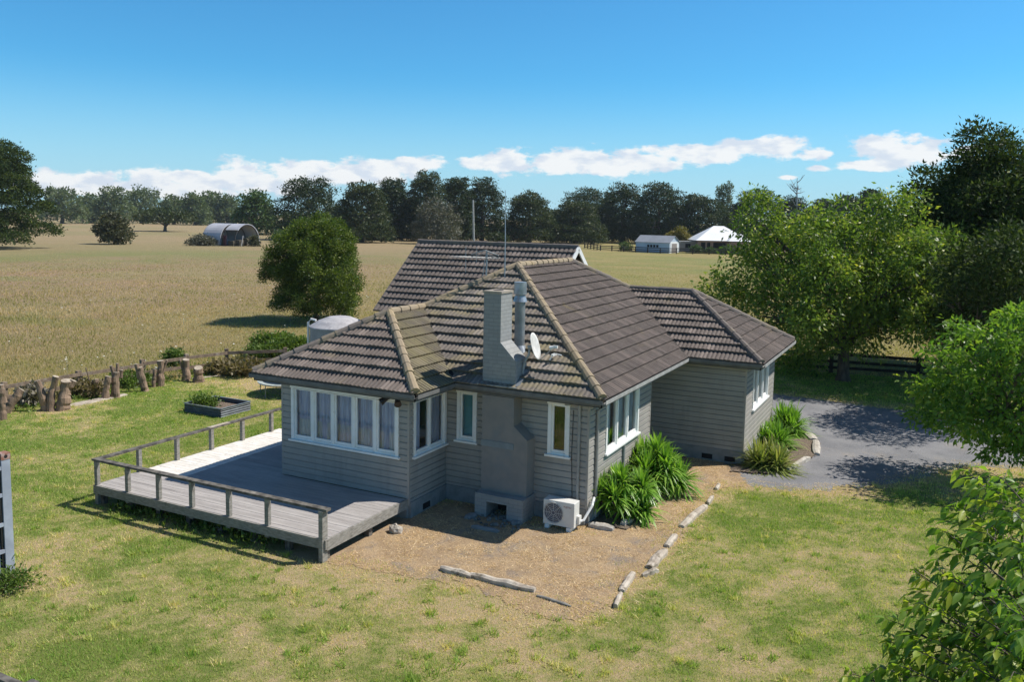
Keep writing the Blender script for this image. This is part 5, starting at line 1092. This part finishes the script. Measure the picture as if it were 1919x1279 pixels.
# --- leafy cherry tree behind the right wing
r = np.random.default_rng(230); c = np.array([6.9, 23.6, 0.]); bl = []
for (px, py, rx, ry, dd) in [(1420, 430, 45, 60, 0), (1400, 520, 60, 60, .5), (1345, 560, 38, 42, .8), (1480, 460, 55, 60, .5), (1540, 450, 60, 55, -1.2), (1600, 470, 55, 60, 1.2), (1640, 430, 45, 60, 0), (1695, 420, 48, 60, .2), (1700, 500, 55, 60, -1), (1640, 540, 65, 60, -1.6),
        (1560, 540, 65, 65, -2), (1480, 560, 65, 60, -1.5), (1430, 610, 55, 50, -.4), (1500, 640, 55, 45, 0), (1590, 620, 70, 50, -1.8), (1700, 575, 50, 36, -.6), (1745, 545, 40, 40, .3), (1762, 490, 26, 50, .4), (1790, 460, 16, 28, .5), (1415, 385, 20, 30, 0), (1445, 420, 28, 50, .3),
        (1500, 680, 40, 25, .8), (1520, 420, 28, 40, .5), (1575, 415, 30, 42, -.3), (1680, 385, 26, 34, 0), (1560, 480, 70, 70, 2.2), (1660, 500, 60, 60, 2.4), (1480, 500, 60, 70, 2.2)]:
    q = AT(px, py, 39+dd); s = 39/FPX; bl.append((q[0], q[1], q[2], rx*s, rx*s*1.05, ry*s*.95))
for k in range(26):
    a = r.uniform(0, 2*np.pi); rd = r.uniform(2.2, 4.7); bl.append((c[0]-.1+rd*math.cos(a)*1.0-.3, c[1]+rd*math.sin(a), r.uniform(3.0, 6.4)-.12*rd, r.uniform(.7, 1.2), r.uniform(.7, 1.3), r.uniform(.7, 1.1)))
tree('cherry_tree', tuple(c), bl, 'cherry', 'large spreading leafy cherry tree beside the right wing', 'tree', 231, 3700, 16, .36, .19, .46, .26, .42, None, .9, .45, -.9, .5, .18, .6, 30)
c = G(1812, 716); c[2] = 0; bl = []; r = np.random.default_rng(235)
for (px, py, rx, ry, dd) in [(1790, 640, 36, 26, -1), (1765, 612, 30, 20, -1.5), (1830, 590, 60, 40, -2), (1880, 560, 60, 50, -3), (1840, 530, 60, 50, -4), (1900, 520, 70, 60, -2), (1800, 570, 40, 30, -1), (1880, 620, 60, 40, -1), (1940, 560, 60, 60, -4), (1815, 505, 40, 34, -5), (1900, 480, 60, 40, -5)]:
    q = AT(px, py, 38+dd); s = 36/FPX; bl.append((q[0], q[1], q[2], rx*s, rx*s*1.5, ry*s))
tree('evergreen_tree', tuple(c), bl, 'totara_d', 'dark shaded tree whose trunk stands between the two leafy cherry trees', 'tree', 236, 1500, 16, .42, .17, .45, .20, .5, None, .7, .2, -.8, .4, .18, .7, 14)
# --- mid-right cherry over the driveway
r = np.random.default_rng(240); c = np.array([13.6, 11.2, 0.]); bl = []
for (px, py, rx, ry, dd) in [(1745, 775, 40, 20, 0), (1790, 740, 60, 40, 0), (1860, 700, 80, 65, .3), (1930, 680, 70, 80, 0), (1890, 640, 60, 40, -.5), (1940, 600, 60, 40, .3), (1770, 660, 40, 24, .4), (1800, 790, 50, 36, -.8), (1860, 800, 65, 50, .7), (1930, 780, 65, 60, -.3), (1735, 718, 30, 18, .2), (1885, 850, 45, 26, 0), (1725, 782, 26, 12, -.2), (1950, 850, 50, 30, .3), (2010, 700, 80, 100, 0), (1800, 620, 28, 30, 1.5), (1790, 700, 50, 30, 1.2)]:
    q = AT(px, py, 25.5+dd); s = 25.5/FPX; bl.append((q[0], q[1], q[2], rx*s, rx*s*1.15, ry*s*.6))
tree('cherry_tree', tuple(c), bl, 'cherry_n', 'leafy cherry tree hanging over the far driveway edge', 'tree', 241, 950, 16, .27, .17, .42, .16, .45, None, .6, .55, -.9, .5, .15, .6, 18)
# --- near cherry at the bottom right: leafy twigs
def twig_tree(base, twigs, mat, label, seed, leafL=.135):
    r = np.random.default_rng(seed); base = np.array(base, float); root = empty('cherry_tree', tuple(base), label, 'tree'); mb = MB(); Ps = []; Ds = []; Vs = []; hub = base+np.array([-.2, 0, 2.2])
    mb.tube([base, base+np.array([.02, 0, 1.2]), hub], [.16, .12, .1], 9)
    for (px, py, d) in twigs:
        tip = AT(px, py, d); st = hub+(tip-hub)*r.uniform(.1, .3); mid = st*.45+tip*.55+np.array([0, 0, .22]); n = 26; L_ = np.linalg.norm(tip-st); pts = []
        for i in range(n+1):
            f = i/n; pts.append(st*(1-f)**2+2*mid*f*(1-f)+tip*f*f)
        mb.tube(pts[::3]+[pts[-1]], list(np.linspace(.02, .004, len(pts[::3])+1)), 5)
        cvt = r.uniform(0, 1)
        for i in range(4, n+1):
            p = pts[i]; t_ = unit(pts[min(i+1, n)]-pts[i-1]); sd = unit(np.cross(t_, (0, 0, 1.)))
            sub = 3 if i < n-3 else 2
            for s_ in (-1, 1):
                if r.uniform() < .33: continue
                nb = r.integers(2, 5); wv = (.28 if i < n-2 else .12)*r.uniform(.5, 1.3)
                tw = p+sd*s_*wv+t_*wv*.6+np.array([0, 0, r.uniform(-.06, .06)]); mb.tube([p, tw], [.004, .002], 3, False)
                for k in range(nb+2):
                    f = (k+1)/(nb+2); q = p*(1-f)+tw*f; Ps.append(q); Ds.append(sd*s_*.6+t_*.5+np.array([0, 0, -.75])+r.normal(size=3)*.4); Vs.append(np.clip(cvt*.4+r.uniform(0, .5)+(.25 if i > n-4 else 0), 0, 1))
    P = np.array(Ps); D = np.array(Ds); V_ = np.array(Vs); n = len(P); Ls = leafL*r.uniform(.6, 1.2, n)
    # six-point pointed leaves, bent downwards
    Dr = unit(D); S = unit(np.cross(Dr, unit(np.array([0, 0, 1.])+r.normal(size=(n, 3))*.5))); Nn = np.cross(S, Dr); L3 = Ls[:, None]; Wd = L3*.42
    V = np.empty((n, 7, 3)); dn = np.array([0, 0, -1.])
    V[:, 0] = P; V[:, 1] = P+Dr*L3*.3+S*Wd*.45+Nn*Wd*.16; V[:, 2] = P+Dr*L3*.62+S*Wd*.42+Nn*Wd*.14+dn*L3*.06; V[:, 3] = P+Dr*L3+dn*L3*.18
    V[:, 4] = P+Dr*L3*.62-S*Wd*.42+Nn*Wd*.14+dn*L3*.06; V[:, 5] = P+Dr*L3*.3-S*Wd*.45+Nn*Wd*.16; V[:, 6] = P+Dr*L3*.5+dn*L3*.03
    b = np.arange(n)[:, None]*7; F = np.concatenate([b+np.array([0, 1, 6]), b+np.array([1, 2, 6]), b+np.array([2, 3, 6]), b+np.array([3, 4, 6]), b+np.array([4, 5, 6]), b+np.array([5, 0, 6])])
    npmesh('crown', V.reshape(-1, 3), F, M[mat], root, attr={'var': np.repeat(V_, 7)}); mb.build('trunk', M['bark'], root); return root
TW = [(1815, 885, 9.6), (1850, 905, 9.2), (1880, 900, 9), (1915, 905, 9.2), (1790, 950, 9), (1830, 960, 8.8), (1775, 1000, 8.6), (1800, 1040, 8.6), (1850, 1000, 8.4), (1900, 960, 8.6), (1905, 1010, 8.2), (1716, 1072, 8.4), (1760, 1070, 8.2), (1790, 1085, 8), (1705, 1130, 8.0), (1740, 1140, 7.8), (1685, 1170, 7.9),
      (1672, 1205, 7.8), (1720, 1190, 7.6), (1770, 1150, 7.6), (1820, 1100, 7.8), (1860, 1070, 7.6), (1910, 1080, 7.4), (1600, 1265, 7.6), (1650, 1250, 7.4), (1615, 1300, 7.3), (1690, 1250, 7.2), (1740, 1230, 7.2), (1790, 1210, 7.2), (1840, 1160, 7.2), (1890, 1140, 7), (1700, 1300, 7), (1760, 1290, 6.9), (1820, 1250, 6.9), (1870, 1210, 6.8), (1915, 1200, 6.8), (1850, 1290, 6.7), (1900, 1260, 6.6), (1670, 1300, 7.1), (1940, 960, 8.8), (1960, 1050, 8), (1950, 1150, 7.4), (1960, 1250, 7)]
twig_tree((13.1, -8.2, 0), TW, 'cherry_n', 'nearest cherry tree with drooping leaves at the bottom right', 250)
# --- strappy plants
def strappy(base, rad, h, n, mat, label, seed, wd=.06, cat='plant', name='strap_leaf_plant', group=None, ncl=11, low=1.0):
    r = np.random.default_rng(seed); base = np.array(base, float); root = empty(name, tuple(base), label, cat, group); V = []; F = []; vv = []; seg = 5
    cl = [(0, 0, h*.6)]+[(rad*r.uniform(.3, .75)*math.cos(k*2.4+r.uniform(-.4, .4)), rad*r.uniform(.3, .75)*math.sin(k*2.4), h*r.uniform(.12, .55)) for k in range(ncl-1)]
    cl = [(a_, b_, c_*low) for a_, b_, c_ in cl]
    for i in range(n):
        c = cl[i % len(cl)]; a = r.uniform(0, 2*np.pi); el_ = r.uniform(-.1, 1.45); L = h*r.uniform(.34, .58)*(1.65-.65*low); d = np.array([math.cos(a)*math.cos(el_), math.sin(a)*math.cos(el_), math.sin(el_)])
        s = np.array([-math.sin(a), math.cos(a), 0]); b = len(V); cvr = r.uniform(0, .7)
        for j in range(seg+1):
            f = j/seg; p = base+np.array(c)+d*L*f+np.array([0, 0, -L*.45*f**2.4*math.cos(el_)]); w = wd*(1-f**2.5)*(.6+.5*min(1, f*3))*.5+.001
            p[2] = max(p[2], .02); V += [p-s*w, p+s*w]; vv += [min(1, cvr+.25*f)]*2
        for j in range(seg): F.append((b+2*j, b+2*j+1, b+2*j+3, b+2*j+2))
    npmesh('leaves', np.array(V), np.array(F), M[mat], root, attr={'var': vv})
    mb = MB()
    for c in cl: mb.tube([base+np.array([c[0]*.6, c[1]*.6, 0]), base+np.array(c)*.95+np.array([0, 0, .02])], [.045, .03], 6)
    mb.build('stems', M['bark'], root); return root
SGp = 'strap-leaved clumps against the house'
strappy((4.12, 2.55, 0), .78, 1.25, 1700, 'agap', 'bright green strap-leaved clump nearest the heat pump', 260, group=SGp)
strappy((4.28, 4.75, 0), .78, 1.5, 1900, 'agap', 'taller strap-leaved clump beside the shaded recess', 261, group=SGp)
strappy((6.35, 8.35, 0), .55, 1.12, 760, 'flax', 'yellowish spiky flax clump at the corner of the right wing', 262, .045, group=SGp, ncl=7, low=.15)
strappy((6.15, 10.6, 0), .6, 1.1, 600, 'agap', 'green strap-leaved clump below the right wing window', 263, .05, group=SGp, ncl=8, low=.35)
strappy((6.2, 12.6, 0), .55, 1.3, 600, 'agap', 'green clump at the far end of the mulched bed', 264, .05, group=SGp, ncl=8, low=.4)
# --- bushes, weeds
def bush(px, py, w, h, mat, label, seed, name='hedge_bush', cat='bush', n=160, L=.12, dep=None):
    g = G(px, py); r = np.random.default_rng(seed); bl = [(g[0]+r.uniform(-.7, .7)*w, g[1]+r.uniform(-.5, .5)*(dep or w), h*r.uniform(.3, .6), w*.4, (dep or w)*.4, h*.42) for _ in range(7)]
    return tree(name, (g[0], g[1], 0), bl, mat, label, cat, seed, n, 16, .22, L, .5, .03, .6, None, .7, .1, -.4, .4, .2, .8, 5)
bush(530, 672, 1.5, 1.15, 'weed', 'bright green leafy hedge bush by the left roof corner', 300, n=420, L=.15)
bush(495, 678, .7, .8, 'weed', 'small green bush at the left end of the hedge', 301, n=130, L=.13)
bush(440, 700, 1.3, .5, 'weed_d', 'heap of reddish-brown brushwood by the fence post', 302, 'brushwood_pile', 'brushwood', n=200, L=.2)
bush(58, 758, .38, .62, 'frond', 'heap of grey dead fronds among the stumps', 303, 'dead_frond_heap', 'dead fronds', n=130, L=.2)
bush(330, 692, .45, .9, 'weed', 'tall leafy weed growing behind the upright stump', 304, 'weed_bush', 'weed', n=110, L=.12)
bush(160, 742, .8, .6, 'weed_d', 'tangle of weeds between the broad stump and the short one', 305, 'weed_bush', 'weed', n=130, L=.12)
bush(243, 722, .7, .5, 'weed', 'low green weeds right of the antler-like stump', 306, 'weed_bush', 'weed', n=120, L=.12)
bush(385, 770, .42, .5, 'weed', 'leafy vegetable plants spilling in the raised planter', 307, 'planter_plants', 'plants', n=90, L=.1)
bush(10, 1104, .45, .3, 'weed', 'patch of weeds at the foot of the container', 308, 'weed_bush', 'weed', n=80, L=.07)
# low weeds: a strip along the fence and under the deck edge, tufts in the lawn
def weeds():
    r = np.random.default_rng(310); n = 8000; t_ = r.uniform(0, .74, n); X = np.where(t_ < .62, r.normal(FX+.35, .55, n), r.uniform(DX0, DX1, n)); Y = np.where(t_ < .62, r.uniform(-6, 13.2, n), DY0+.1+r.normal(-.02, .16, n))
    k = vnoise(X, Y, 1.1, 61, 3) > .42; X, Y = X[k], Y[k]; n = len(X); P = np.stack([X, Y, r.uniform(0, .28, n)*vnoise(X, Y, .9, 62, 2)], 1); D = r.normal(size=(n, 3))*.7+np.array([0, 0, .9]); L = r.uniform(.06, .15, n)
    V, F = leafmesh(P, D, L, L*.4, r); o = npmesh('weeds', V, F, M['weed'], attr={'var': np.repeat(r.uniform(0, 1, n), 4)}); props(o, 'low green weeds along the left fence and the deck edge', 'weeds', kind='stuff')
weeds()
# ================================================================== thin summer haze
hm = bpy.data.materials.new('summer_haze'); hm.use_nodes = True; ht = hm.node_tree; ht.nodes.clear()
pv = N(ht, 'ShaderNodeVolumePrincipled'); pv.inputs['Color'].default_value = (.82, .9, 1.0, 1); pv.inputs['Density'].default_value = .00011; pv.inputs['Anisotropy'].default_value = .1
ho = N(ht, 'ShaderNodeOutputMaterial'); ht.links.new(pv.outputs[0], ho.inputs['Volume'])
mb = MB(); mb.box(-760, 120, -60, 760, -1, 34); hz_o = mb.build('haze', hm, org=(0, 0, -1)); props(hz_o, 'thin blue summer haze over the whole field', 'haze', kind='stuff')
